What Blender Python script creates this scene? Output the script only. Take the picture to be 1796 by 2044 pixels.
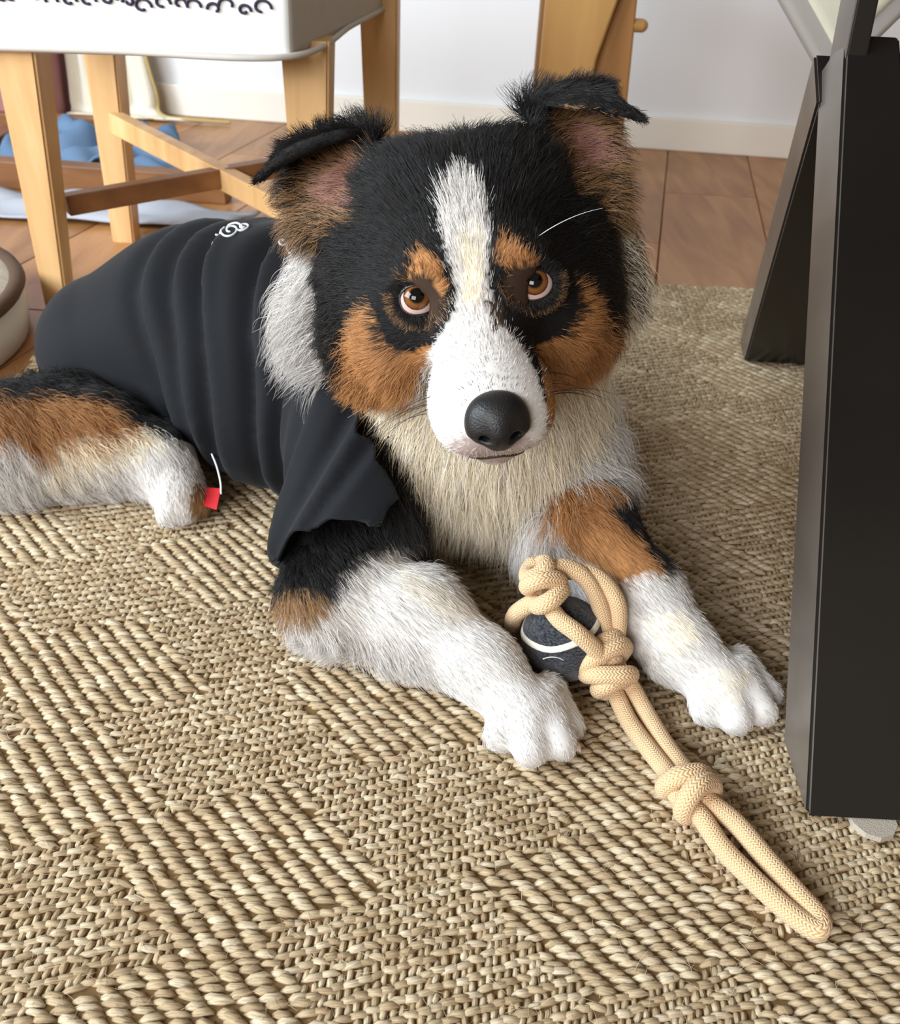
import bpy, bmesh, math, random, time
import numpy as np
from mathutils import Vector, Matrix
T0 = time.time()
for o in list(bpy.data.objects):
    bpy.data.objects.remove(o)
scene = bpy.context.scene
COL = scene.collection

# ---------------------------------------------------------------- camera
cam_data = bpy.data.cameras.new('camera')
cam = bpy.data.objects.new('camera', cam_data)
COL.objects.link(cam)
PITCH, ROLL, FOCAL_PX = math.radians(35), math.radians(3.0), 1750.0
_f = Vector((0, math.cos(PITCH), -math.sin(PITCH)))
_r0 = Vector((1, 0, 0))
_u0 = Vector((0, math.sin(PITCH), math.cos(PITCH)))
_r = _r0*math.cos(ROLL)+_u0*math.sin(ROLL)
_u = _u0*math.cos(ROLL)-_r0*math.sin(ROLL)
cam.matrix_world = Matrix(((_r.x, _u.x, -_f.x, 0), (_r.y, _u.y, -_f.y, 0), (_r.z, _u.z, -_f.z, 0.48), (0, 0, 0, 1)))
cam_data.sensor_fit = 'VERTICAL'
cam_data.sensor_height = 24
cam_data.lens = 24*FOCAL_PX/2044
cam_data.clip_start = 0.02
cam_data.dof.use_dof = True
cam_data.dof.focus_distance = 0.56
cam_data.dof.aperture_fstop = 9.0
scene.camera = cam

# ---------------------------------------------------------------- light
scene.view_settings.view_transform = 'Standard'
scene.view_settings.look = 'None'
scene.view_settings.exposure = 0.0
scene.view_settings.gamma = 1.0
scene.cycles.adaptive_threshold = 0.05
scene.cycles.max_bounces = 5
scene.cycles.diffuse_bounces = 3
scene.cycles.glossy_bounces = 2
scene.cycles.transmission_bounces = 2
scene.cycles.transparent_max_bounces = 4
scene.cycles_curves.shape = 'RIBBONS'
scene.cycles_curves.subdivisions = 1
world = bpy.data.worlds.new('world')
scene.world = world
world.use_nodes = True
wn = world.node_tree.nodes
wn['Background'].inputs[0].default_value = (1.0, 0.80, 0.58, 1)
wn['Background'].inputs[1].default_value = 0.29

def area_light(name, loc, target, sx, sy, power, color):
    d = bpy.data.lights.new(name, 'AREA')
    d.shape = 'RECTANGLE'
    d.size, d.size_y, d.energy, d.color = sx, sy, power, color
    o = bpy.data.objects.new(name, d)
    COL.objects.link(o)
    o.location = loc
    o.rotation_euler = (Vector(target)-Vector(loc)).to_track_quat('-Z', 'Y').to_euler()
    return o
area_light('window_light', (-2.2, 0.0, 1.25), (0.0, 0.8, 0.1), 1.5, 1.3, 108, (0.81, 0.92, 1.0))
area_light('front_fill_light', (-1.2, -2.0, 1.3), (-0.1, 0.8, 0.15), 1.6, 1.2, 84, (0.95, 0.97, 1.0))  # unseen fill lamp, added to brighten the dog from the front

# ---------------------------------------------------------------- helpers
rng = np.random.default_rng(7)
random.seed(7)

def tag(o, label=None, cat=None, group=None, kind=None):
    if label: o['label'] = label
    if cat: o['category'] = cat
    if group: o['group'] = group
    if kind: o['kind'] = kind
    return o

def empty(name, loc=(0, 0, 0), rz=0.0):
    o = bpy.data.objects.new(name, None)
    COL.objects.link(o)
    o.location = loc
    o.rotation_euler = (0, 0, rz)
    o.empty_display_size = 0.05
    return o

def mesh_obj(name, verts, faces, mat, parent=None, smooth=False, loc=None):
    me = bpy.data.meshes.new(name)
    me.from_pydata([tuple(map(float, p)) for p in verts], [], [tuple(map(int, q)) for q in faces])
    me.update()
    if mat: me.materials.append(mat)
    if smooth: me.polygons.foreach_set('use_smooth', [True]*len(me.polygons))
    o = bpy.data.objects.new(name, me)
    COL.objects.link(o)
    if parent is not None: o.parent = parent
    if loc is not None: o.location = loc
    return o

def bm_obj(name, bm, mat, parent=None, smooth=False, loc=None):
    me = bpy.data.meshes.new(name)
    bm.normal_update()
    bm.to_mesh(me)
    bm.free()
    if mat: me.materials.append(mat)
    if smooth: me.polygons.foreach_set('use_smooth', [True]*len(me.polygons))
    o = bpy.data.objects.new(name, me)
    COL.objects.link(o)
    if parent is not None: o.parent = parent
    if loc is not None: o.location = loc
    return o

def np_mesh(name, V, Fq, mat, parent=None, smooth=True):
    """fast mesh from numpy: V (n,3), Fq (m,k) with constant k"""
    V = np.asarray(V, dtype=np.float32)
    Fq = np.asarray(Fq, dtype=np.int32)
    me = bpy.data.meshes.new(name)
    me.vertices.add(len(V))
    me.vertices.foreach_set('co', V.ravel())
    m, k = Fq.shape
    me.loops.add(m*k)
    me.loops.foreach_set('vertex_index', Fq.ravel())
    me.polygons.add(m)
    me.polygons.foreach_set('loop_start', np.arange(0, m*k, k, dtype=np.int32))
    me.polygons.foreach_set('loop_total', np.full(m, k, dtype=np.int32))
    if smooth:
        me.polygons.foreach_set('use_smooth', np.ones(m, dtype=bool))
    me.update(calc_edges=True)
    me.validate()
    if mat: me.materials.append(mat)
    o = bpy.data.objects.new(name, me)
    COL.objects.link(o)
    if parent is not None: o.parent = parent
    return o

def vcol(me, name, colors, domain='POINT'):
    a = me.attributes.new(name, 'FLOAT_COLOR', domain)
    c = np.ones((len(colors), 4), dtype=np.float32)
    c[:, :3] = colors
    a.data.foreach_set('color', c.ravel())

def box_bm(sx, sy, sz, bevel=0.0, seg=2, at=(0, 0, 0)):
    bm = bmesh.new()
    bmesh.ops.create_cube(bm, size=1.0)
    for v in bm.verts:
        v.co = Vector((v.co.x*sx+at[0], v.co.y*sy+at[1], v.co.z*sz+at[2]))
    if bevel > 0:
        bmesh.ops.bevel(bm, geom=bm.edges[:], offset=bevel, segments=seg, profile=0.6, affect='EDGES')
    return bm

def hexa_bm(bottom, top, bevel=0.0, seg=2):
    """a bar given by four bottom corners and four top corners (same winding)"""
    bm = bmesh.new()
    b = [bm.verts.new(p) for p in bottom]
    t = [bm.verts.new(p) for p in top]
    n = len(b)
    bm.faces.new(b[::-1])
    bm.faces.new(t)
    for i in range(n):
        j = (i+1) % n
        bm.faces.new((b[i], b[j], t[j], t[i]))
    bmesh.ops.recalc_face_normals(bm, faces=bm.faces[:])
    if bevel > 0:
        bmesh.ops.bevel(bm, geom=bm.edges[:], offset=bevel, segments=seg, profile=0.6, affect='EDGES')
    return bm

def bar_bm(p0, p1, w0, h0, w1=None, h1=None, up=(0, 0, 1), bevel=0.002):
    p0, p1, up = Vector(p0), Vector(p1), Vector(up)
    w1 = w0 if w1 is None else w1
    h1 = h0 if h1 is None else h1
    d = (p1-p0).normalized()
    s = d.cross(up).normalized()
    u = s.cross(d).normalized()
    def ring(p, w, h):
        return [p-s*w/2-u*h/2, p+s*w/2-u*h/2, p+s*w/2+u*h/2, p-s*w/2+u*h/2]
    return hexa_bm(ring(p0, w0, h0), ring(p1, w1, h1), bevel)

def catmull(pts, n):
    """smooth curve through pts (k,d) sampled at n points per segment"""
    P = np.asarray(pts, float)
    P = np.vstack([2*P[0]-P[1], P, 2*P[-1]-P[-2]])
    out = []
    for i in range(1, len(P)-2):
        t = np.linspace(0, 1, n, endpoint=False)[:, None]
        a, b, c, d = P[i-1], P[i], P[i+1], P[i+2]
        out.append(0.5*((2*b)+(-a+c)*t+(2*a-5*b+4*c-d)*t**2+(-a+3*b-3*c+d)*t**3))
    out.append(P[-2][None])
    return np.vstack(out)

def tube(pts, radii, sides=16, closed=False, cap=True):
    """tube mesh along pts; returns V, F(quads), uv per vertex (angle, length in radii)"""
    P = np.asarray(pts, float)
    n = len(P)
    R = np.broadcast_to(np.asarray(radii, float), (n,)).copy()
    if closed:
        tan = np.roll(P, -1, 0)-np.roll(P, 1, 0)
    else:
        tan = np.gradient(P, axis=0)
    tan /= np.linalg.norm(tan, axis=1)[:, None]+1e-12
    ref = np.array([0.0, 0, 1]) if abs(tan[0][2]) < 0.9 else np.array([1.0, 0, 0])
    nrm = np.zeros_like(P)
    x = np.cross(tan[0], ref); x /= np.linalg.norm(x)
    nrm[0] = x
    for i in range(1, n):
        x = nrm[i-1]-tan[i]*np.dot(nrm[i-1], tan[i])
        nrm[i] = x/(np.linalg.norm(x)+1e-12)
    bn = np.cross(tan, nrm)
    a = np.arange(sides)/sides*2*np.pi
    if cap and not closed:
        # rounded ends
        h0, h1 = [], []
        ks = [(0.97, 0.25), (0.75, 0.66), (0.35, 0.94)]
        for s, c in ks:
            h0.insert(0, (P[0]-tan[0]*R[0]*c, R[0]*s, 0))
            h1.append((P[-1]+tan[-1]*R[-1]*c, R[-1]*s, n-1))
        seq = h0+[(P[i], R[i], i) for i in range(n)]+h1
    else:
        seq = [(P[i], R[i], i) for i in range(n)]
    V = np.array([p+r*(nrm[i]*np.cos(t)+bn[i]*np.sin(t)) for p, r, i in seq for t in a])
    m = len(seq)
    F = []
    for i in range(m if closed else m-1):
        for j in range(sides):
            F.append((i*sides+j, i*sides+(j+1) % sides, ((i+1) % m)*sides+(j+1) % sides, ((i+1) % m)*sides+j))
    ctr = np.array([s[0] for s in seq])
    L = np.concatenate([[0], np.cumsum(np.linalg.norm(np.diff(ctr, axis=0), axis=1))])
    UV = np.array([(j/sides, L[i]) for i in range(m) for j in range(sides)])
    return V, np.array(F), UV

def mat_new(name):
    m = bpy.data.materials.new(name)
    m.use_nodes = True
    nt = m.node_tree
    return m, nt, nt.nodes, nt.links, nt.nodes['Principled BSDF']

def mat_plain(name, col, rough=0.6, spec=0.4, noise=0.0, nscale=20.0, bump=0.0, bscale=200.0, metal=0.0, sheen=0.0):
    m, nt, N, L, B = mat_new(name)
    B.inputs['Roughness'].default_value = rough
    B.inputs['Specular IOR Level'].default_value = spec
    B.inputs['Metallic'].default_value = metal
    B.inputs['Base Color'].default_value = (*col, 1)
    if sheen:
        B.inputs['Sheen Weight'].default_value = sheen
    tc = N.new('ShaderNodeTexCoord')
    if noise > 0:
        nz = N.new('ShaderNodeTexNoise'); nz.inputs['Scale'].default_value = nscale; nz.inputs['Detail'].default_value = 5
        L.new(tc.outputs['Object'], nz.inputs['Vector'])
        mx = N.new('ShaderNodeMix'); mx.data_type = 'RGBA'
        mx.inputs['A'].default_value = (*[c*(1-noise) for c in col], 1)
        mx.inputs['B'].default_value = (*[min(1, c*(1+noise)) for c in col], 1)
        L.new(nz.outputs['Fac'], mx.inputs['Factor'])
        L.new(mx.outputs['Result'], B.inputs['Base Color'])
    if bump > 0:
        nb = N.new('ShaderNodeTexNoise'); nb.inputs['Scale'].default_value = bscale; nb.inputs['Detail'].default_value = 3
        L.new(tc.outputs['Object'], nb.inputs['Vector'])
        bp = N.new('ShaderNodeBump'); bp.inputs['Strength'].default_value = bump; bp.inputs['Distance'].default_value = 0.002
        L.new(nb.outputs['Fac'], bp.inputs['Height'])
        L.new(bp.outputs['Normal'], B.inputs['Normal'])
    return m

def mat_wood(name, c1, c2, rough=0.42, scale=6.0, stretch=(14, 14, 1.2), spec=0.4):
    m, nt, N, L, B = mat_new(name)
    tc = N.new('ShaderNodeTexCoord')
    mp = N.new('ShaderNodeMapping'); mp.inputs['Scale'].default_value = stretch
    L.new(tc.outputs['Object'], mp.inputs['Vector'])
    oi = N.new('ShaderNodeObjectInfo')
    av = N.new('ShaderNodeVectorMath'); av.operation = 'ADD'
    sc = N.new('ShaderNodeMath'); sc.operation = 'MULTIPLY'; sc.inputs[1].default_value = 37.0
    L.new(oi.outputs['Random'], sc.inputs[0])
    cb = N.new('ShaderNodeCombineXYZ')
    L.new(sc.outputs[0], cb.inputs[0]); L.new(sc.outputs[0], cb.inputs[1])
    L.new(mp.outputs['Vector'], av.inputs[0]); L.new(cb.outputs[0], av.inputs[1])
    nz = N.new('ShaderNodeTexNoise'); nz.inputs['Scale'].default_value = scale; nz.inputs['Detail'].default_value = 8; nz.inputs['Distortion'].default_value = 0.6
    L.new(av.outputs[0], nz.inputs['Vector'])
    rp = N.new('ShaderNodeValToRGB')
    rp.color_ramp.elements[0].position = 0.32; rp.color_ramp.elements[0].color = (*c1, 1)
    rp.color_ramp.elements[1].position = 0.68; rp.color_ramp.elements[1].color = (*c2, 1)
    L.new(nz.outputs['Fac'], rp.inputs['Fac'])
    # each board a little lighter or darker
    hs = N.new('ShaderNodeHueSaturation')
    mr = N.new('ShaderNodeMapRange'); mr.inputs['To Min'].default_value = 0.86; mr.inputs['To Max'].default_value = 1.14
    L.new(oi.outputs['Random'], mr.inputs['Value'])
    L.new(mr.outputs['Result'], hs.inputs['Value'])
    L.new(rp.outputs['Color'], hs.inputs['Color'])
    L.new(hs.outputs['Color'], B.inputs['Base Color'])
    bp = N.new('ShaderNodeBump'); bp.inputs['Strength'].default_value = 0.15; bp.inputs['Distance'].default_value = 0.001
    L.new(nz.outputs['Fac'], bp.inputs['Height']); L.new(bp.outputs['Normal'], B.inputs['Normal'])
    B.inputs['Roughness'].default_value = rough
    B.inputs['Specular IOR Level'].default_value = spec
    return m

def srgb(r, g, b):
    f = lambda c: ((c/255+0.055)/1.055)**2.4 if c > 10.3 else c/255/12.92
    return (f(r), f(g), f(b))


# ---------------------------------------------------------------- setting: wall, baseboard, plank floor
FLOOR_Z = -0.012
m_wall = mat_plain('wall_paint', srgb(238, 240, 243), rough=0.75, spec=0.2, bump=0.05, bscale=300)
m_base = mat_plain('baseboard_paint', srgb(245, 240, 229), rough=0.45, spec=0.35)
wa, wb = Vector((-2.6, 2.596, 0)), Vector((2.2, 2.188, 0))
wd = (wb-wa).normalized()
wnrm = Vector((-wd.y, wd.x, 0))          # points away from the room
def slab(name, a, b, z0, z1, depth, mat, bevel=0.0, off=0.0):
    p = [a+wnrm*off, b+wnrm*off, b+wnrm*(off+depth), a+wnrm*(off+depth)]
    bm = hexa_bm([(q.x, q.y, z0) for q in p], [(q.x, q.y, z1) for q in p], bevel)
    return bm_obj(name, bm, mat)
o = slab('wall_back', wa, wb, FLOOR_Z-0.05, 2.4, 0.1, m_wall)
tag(o, 'white painted wall behind the chairs', 'wall', kind='structure')
o = slab('baseboard_back', wa, wb, FLOOR_Z, 0.062, 0.016, m_base, bevel=0.004, off=-0.016)
tag(o, 'cream white baseboard along the foot of the white wall', 'baseboard', kind='structure')

m_plank = mat_wood('plank_wood', srgb(154, 104, 60), srgb(188, 136, 84), rough=0.42, scale=3.0, stretch=(9, 1.3, 9), spec=0.5)
m_gap = mat_plain('floor_gap', srgb(70, 46, 30), rough=0.8)
bm = box_bm(4.6, 3.6, 0.02, at=(-0.2, 1.2, FLOOR_Z-0.016))
floor = tag(bm_obj('floor', bm, m_gap), 'brown wooden plank floor around the rug', 'floor', kind='structure')
shear = 0.195
pw = 0.196
def plank_mesh(L):
    bm = box_bm(pw-0.0022, L-0.0022, 0.012, bevel=0.0012, seg=1)
    for v in bm.verts:
        v.co.x += shear*v.co.y
    me = bpy.data.meshes.new('plank')
    bm.to_mesh(me); bm.free()
    me.materials.append(m_plank)
    return me
pm = plank_mesh(0.92)
for i in range(-11, 9):
    xo = 0.316+i*pw
    off = ((i*0.37) % 1.0)*0.92
    for j in range(-1, 4):
        yc = 0.2+off+j*0.92
        xc = xo-pw/2+shear*(yc-1.4)
        if yc-0.46 > 2.55 or yc+0.46 < 0.0: continue
        if yc+0.46 < 1.32 and abs(xc) < 0.7: continue          # wholly under the rug
        o = bpy.data.objects.new('plank', pm)
        COL.objects.link(o)
        o.location = (xc, yc, FLOOR_Z-0.006)
        o.parent = floor


# ---------------------------------------------------------------- chair with the embroidered white seat
m_beech = mat_wood('beech_wood', srgb(196, 152, 100), srgb(222, 182, 130), rough=0.4, scale=2.2, stretch=(16, 16, 1.4))
m_dark_wood = mat_wood('brown_wood', srgb(112, 72, 42), srgb(146, 98, 58), rough=0.45, scale=2.2, stretch=(3, 10, 10))
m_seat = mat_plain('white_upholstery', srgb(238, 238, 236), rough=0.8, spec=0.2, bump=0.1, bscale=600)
m_seat_edge_shade = mat_plain('grey_edge_and_painted_shade', srgb(196, 190, 182), rough=0.8, spec=0.2, noise=0.12, nscale=16)  # grey of the piping, and painted shadow on the seat's right side
m_embroid = mat_plain('dark_embroidery', srgb(52, 44, 66), rough=0.8)

chair = empty('dining_chair', (-0.37, 1.28, FLOOR_Z))
tag(chair, 'light wooden dining chair with thick white embroidered seat, behind the dog', 'chair')
cl = Vector((-0.37, 1.28, FLOOR_Z))
def W(p): return Vector(p)-cl
def leg(p_top, p_bot, w0, w1, curve=0.0, d0=None, d1=None):
    d0 = w0 if d0 is None else d0
    d1 = w1 if d1 is None else d1
    n = 8
    bm = bmesh.new()
    rings = []
    for i in range(n+1):
        t = i/n
        c = W(p_top).lerp(W(p_bot), t)
        w = w0+(w1-w0)*t
        d = d0+(d1-d0)*t
        c = c+Vector((0, curve*math.sin(math.pi*t), 0))
        rings.append([bm.verts.new((c.x+sx*w/2, c.y+sy*d/2, c.z)) for sx, sy in ((-1, -1), (1, -1), (1, 1), (-1, 1))])
    for a, b in zip(rings, rings[1:]):
        for k in range(4):
            bm.faces.new((a[k], b[k], b[(k+1) % 4], a[(k+1) % 4]))
    bm.faces.new(rings[0]); bm.faces.new(rings[-1][::-1])
    bmesh.ops.recalc_face_normals(bm, faces=bm.faces[:])
    ed = [e for e in bm.edges if abs((e.verts[0].co-e.verts[1].co).normalized().z) > 0.8]
    bmesh.ops.bevel(bm, geom=ed, offset=0.003, segments=2, affect='EDGES')
    return bm
LEGS = [((-0.525, 1.13, 0.33), (-0.548, 1.13, FLOOR_Z), 0.050, 0.030),
        ((-0.200, 1.185, 0.335), (-0.206, 1.185, -0.001), 0.058, 0.036),
        ((-0.548, 1.45, 0.33), (-0.565, 1.45, FLOOR_Z), 0.050, 0.036),
        ((-0.140, 1.45, 0.46), (-0.135, 1.47, FLOOR_Z), 0.058, 0.044)]
for a in LEGS:
    bm_obj('leg', leg(*a), m_beech, chair, smooth=False)
# crossed stretchers between the legs
bm_obj('stretcher', bar_bm(W((-0.545, 1.43, 0.176)), W((-0.212, 1.195, 0.112)), 0.022, 0.030), m_beech, chair)
bm_obj('stretcher', bar_bm(W((-0.525, 1.16, 0.128)), W((-0.15, 1.44, 0.152)), 0.022, 0.026), m_dark_wood, chair)  # darker wood paints in the shade on this bar
# the thick seat: a rounded box with slightly puffed sides, the right side greyed to paint in its shadow
def seat_bm():
    bm = hexa_bm([W((-0.615, 1.095, 0.312)), W((-0.205, 1.095, 0.320)), W((-0.118, 1.50, 0.345)), W((-0.640, 1.50, 0.335))],
                 [W((-0.615, 1.095, 0.405)), W((-0.203, 1.095, 0.412)), W((-0.116, 1.50, 0.435)), W((-0.640, 1.50, 0.430))], 0.012, 4)
    return bm
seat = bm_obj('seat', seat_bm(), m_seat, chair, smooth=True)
seat.data.materials.append(m_seat_edge_shade)
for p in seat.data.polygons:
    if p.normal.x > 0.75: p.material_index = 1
# welt piping round the lower edge of the seat
ring = [W(q) for q in ((-0.612, 1.094, 0.318), (-0.41, 1.0935, 0.322), (-0.206, 1.094, 0.326), (-0.160, 1.30, 0.338), (-0.118, 1.498, 0.350))]
V, Fq, UV = tube(catmull(ring, 8), 0.0035, 8)
np_mesh('piping', V, Fq, m_seat_edge_shade, seat)
# embroidered scrolls along the top of the front
random.seed(3)
x = -0.60
k = 0
while x < -0.225:
    r = random.uniform(0.006, 0.011)
    t = np.linspace(0, random.uniform(3.2, 6.4), 20)
    rr = r*(1-0.11*t)
    s = random.choice((-1, 1))
    pts = np.stack([x+s*rr*np.cos(t), np.full(20, 1.0932), 0.3695+rr*np.sin(t)*0.8+random.uniform(-.002, .004)], 1)
    pts = pts-np.array(cl)
    V, Fq, UV = tube(pts, 0.0016, 6)
    np_mesh('embroidered_scroll', V, Fq, m_embroid, seat)
    x += r*random.uniform(1.5, 2.3)+0.003
    k += 1

# ---------------------------------------------------------------- broad wooden chair end panel behind the right ear
panel = empty('wooden_bench', (0.2, 1.72, FLOOR_Z))
tag(panel, 'tan wooden bench with a broad flat end panel, behind the dog\'s raised ear', 'bench')
pc = Vector((0.2, 1.72, FLOOR_Z))
def prism(poly, y0, y1, bev=0.003):
    bm = bmesh.new()
    a = [bm.verts.new((p[0]-pc.x, y0-pc.y, p[1]-pc.z)) for p in poly]
    b = [bm.verts.new((p[0]-pc.x, y1-pc.y, p[1]-pc.z)) for p in poly]
    bm.faces.new(a); bm.faces.new(b[::-1])
    for i in range(len(a)):
        j = (i+1) % len(a)
        bm.faces.new((a[j], a[i], b[i], b[j]))
    bmesh.ops.recalc_face_normals(bm, faces=bm.faces[:])
    bmesh.ops.bevel(bm, geom=bm.edges[:], offset=bev, segments=2, affect='EDGES')
    return bm
m_tan = mat_wood('tan_wood', srgb(176, 132, 74), srgb(198, 154, 92), rough=0.5, scale=1.6, stretch=(14, 14, 1.0))
m_tan2 = mat_wood('brown_tan_wood', srgb(140, 98, 52), srgb(162, 116, 66), rough=0.5, scale=1.6, stretch=(14, 14, 1.0))
bm_obj('end_panel', prism([(0.116, FLOOR_Z), (0.250, FLOOR_Z), (0.235, 0.10), (0.205, 0.18), (0.212, 0.26), (0.238, 0.36), (0.255, 0.46), (0.116, 0.46)], 1.70, 1.725), m_tan, panel)
bm_obj('leg', prism([(0.205, FLOOR_Z), (0.283, FLOOR_Z), (0.280, 0.2), (0.272, 0.36), (0.268, 0.46), (0.222, 0.46), (0.215, 0.30), (0.204, 0.2)], 1.727, 1.80), m_tan2, panel)
V, Fq, UV = tube([(0.262-pc.x, 1.74-pc.y, 0.312-pc.z), (0.288-pc.x, 1.74-pc.y, 0.312-pc.z)], 0.011, 10)
np_mesh('peg', V, Fq, m_tan, panel)
bm_obj('seat', box_bm(0.17, 0.34, 0.03, 0.004, at=(0.2-pc.x, 1.85-pc.y, 0.475-pc.z)), m_tan, panel)
bm_obj('leg', box_bm(0.15, 0.03, 0.472, 0.003, at=(0.2-pc.x, 2.0-pc.y, 0.224)), m_tan2, panel)

# ---------------------------------------------------------------- black table: splayed leg frame on the right
m_black = mat_plain('black_lacquer', srgb(28, 25, 23), rough=0.30, spec=0.5, noise=0.25, nscale=9, bump=0.03, bscale=500)
m_edge_glare = mat_wood('black_edge_painted_glare', srgb(76, 69, 63), srgb(108, 99, 91), rough=0.30, scale=2.0, stretch=(10, 3, 3))  # lighter tone paints window glare onto the left-facing edges
m_felt = mat_plain('felt_pad', srgb(176, 166, 152), rough=0.95, spec=0.1, bump=0.4, bscale=900)
table = empty('table', (0.33, 0.71, 0))
tag(table, 'black lacquered table with splayed plank legs standing on the rug', 'table')
tc_ = Vector((0.33, 0.71, 0))
def plank_leg(foot_l, top_l, w_foot, w_top, thick, back, toe=0.0):
    """a broad plank: left front edge from foot_l to top_l; width along +x; thickness goes towards 'back' (y sign)"""
    fl, tl = Vector(foot_l)-tc_, Vector(top_l)-tc_
    d = (tl-fl).normalized()
    xr = Vector((1, 0, 0))
    n = d.cross(xr).normalized()            # normal of the broad face
    if n.y*back < 0: n = -n
    prof = []
    # section in (along, normal): rectangle with a cut toe at the back edge of the foot
    L = (tl-fl).length
    hz = abs(d.z)
    # bottom is level: the back edge of the section starts where z = foot
    s = -n.z*thick/d.z
    A = [(0.0, 0.0), (L, 0.0), (L, thick), (s+toe, thick), (s*0.45, thick*0.45)] if toe > 0 else [(0.0, 0.0), (L, 0.0), (L, thick), (s, thick)]
    bm = bmesh.new()
    def pt(a, t, side):
        w = w_foot+(w_top-w_foot)*min(1, max(0, a/L))
        return fl+d*a+n*t+xr*(w*side)
    l = [bm.verts.new(pt(a, t, 0)) for a, t in A]
    r = [bm.verts.new(pt(a, t, 1)) for a, t in A]
    fa = bm.faces.new(l); fb = bm.faces.new(r[::-1])
    for i in range(len(A)):
        j = (i+1) % len(A)
        bm.faces.new((l[j], l[i], r[i], r[j]))
    bmesh.ops.recalc_face_normals(bm, faces=bm.faces[:])
    bmesh.ops.bevel(bm, geom=bm.edges[:], offset=0.0022, segments=2, affect='EDGES')
    return bm
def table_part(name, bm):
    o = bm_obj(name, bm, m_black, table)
    o.data.materials.append(m_edge_glare)
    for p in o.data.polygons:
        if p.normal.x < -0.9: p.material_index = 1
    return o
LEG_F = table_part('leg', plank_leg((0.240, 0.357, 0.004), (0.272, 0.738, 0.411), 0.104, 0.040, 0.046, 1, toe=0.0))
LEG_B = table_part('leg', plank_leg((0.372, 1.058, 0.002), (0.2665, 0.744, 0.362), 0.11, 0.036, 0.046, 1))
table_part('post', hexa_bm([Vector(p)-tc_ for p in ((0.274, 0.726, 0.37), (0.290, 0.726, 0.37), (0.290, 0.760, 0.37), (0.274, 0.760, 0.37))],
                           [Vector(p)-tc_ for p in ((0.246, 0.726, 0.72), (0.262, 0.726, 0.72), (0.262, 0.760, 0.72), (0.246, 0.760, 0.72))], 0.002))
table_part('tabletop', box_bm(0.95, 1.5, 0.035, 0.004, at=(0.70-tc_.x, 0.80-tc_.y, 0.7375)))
# felt glide under the front foot
V, Fq, UV = tube([(0.284-tc_.x, 0.362-tc_.y, 0.0015), (0.284-tc_.x, 0.362-tc_.y, 0.0035)], 0.013, 10)
bm = bmesh.new()
bmesh.ops.create_cone(bm, cap_ends=True, segments=10, radius1=0.0155, radius2=0.015, depth=0.004)
bm_obj('felt_pad', bm, m_felt, table, loc=(0.284-tc_.x, 0.360-tc_.y, 0.002))

# ---------------------------------------------------------------- padded cushion hanging corner-down behind the table post
m_pad = mat_plain('cream_pad', srgb(206, 202, 180), rough=0.85, noise=0.18, nscale=14, bump=0.15, bscale=250)
m_padedge = mat_plain('grey_pad_edge', srgb(160, 154, 146), rough=0.85)
pad = empty('seat_pad', (0.47, 1.27, 0.33))
tag(pad, 'cream seat pad with a grey border, hanging corner-down behind the black table post', 'cushion')
def rot_square(h, t, bev):
    bm = box_bm(h, t, h, bev, 3)
    bmesh.ops.rotate(bm, verts=bm.verts[:], matrix=Matrix.Rotation(math.radians(45), 3, 'Y'))
    bmesh.ops.scale(bm, verts=bm.verts[:], vec=(0.92, 1, 1.06))
    bmesh.ops.rotate(bm, verts=bm.verts[:], matrix=Matrix.Rotation(math.radians(-12), 3, 'X'))
    for v in bm.verts: v.co.z += 0.155
    return bm
bm_obj('border', rot_square(0.24, 0.024, 0.009), m_padedge, pad, smooth=True, loc=(-0.02, 0, -0.005))
bm_obj('face', rot_square(0.204, 0.034, 0.012), m_pad, pad, smooth=True, loc=(-0.02, 0.002, 0))

# ---------------------------------------------------------------- things under and beyond the chair
def cloth(name, quad, nx, ny, amp, seed, mat, thick=0.004):
    r = np.random.default_rng(seed)
    q = np.array(quad, float)
    ph = r.uniform(0, 6.28, (6, 2)); fr = r.uniform(1.0, 5.5, (6, 2)); am = r.uniform(.4, 1, 6)
    V = []
    for j in range(ny+1):
        for i in range(nx+1):
            u, v = i/nx, j/ny
            p = (q[0]*(1-u)+q[1]*u)*(1-v)+(q[3]*(1-u)+q[2]*u)*v
            h = sum(am[k]*math.sin(fr[k][0]*6.28*u*.6+ph[k][0])*math.sin(fr[k][1]*3*v+ph[k][1]) for k in range(6))
            V.append((p, h))
    n = np.cross(q[1]-q[0], q[3]-q[0]); n /= np.linalg.norm(n)
    VV = np.array([p+n*amp*h/2 for p, h in V])
    if abs(n[2]) > 0.7:
        VV[:, 2] = np.maximum(VV[:, 2], FLOOR_Z+0.006)
    F = [(j*(nx+1)+i, j*(nx+1)+i+1, (j+1)*(nx+1)+i+1, (j+1)*(nx+1)+i) for j in range(ny) for i in range(nx)]
    o = np_mesh(name, VV, F, mat)
    md = o.modifiers.new('solid', 'SOLIDIFY'); md.thickness = thick; md.offset = 0
    return o
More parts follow.
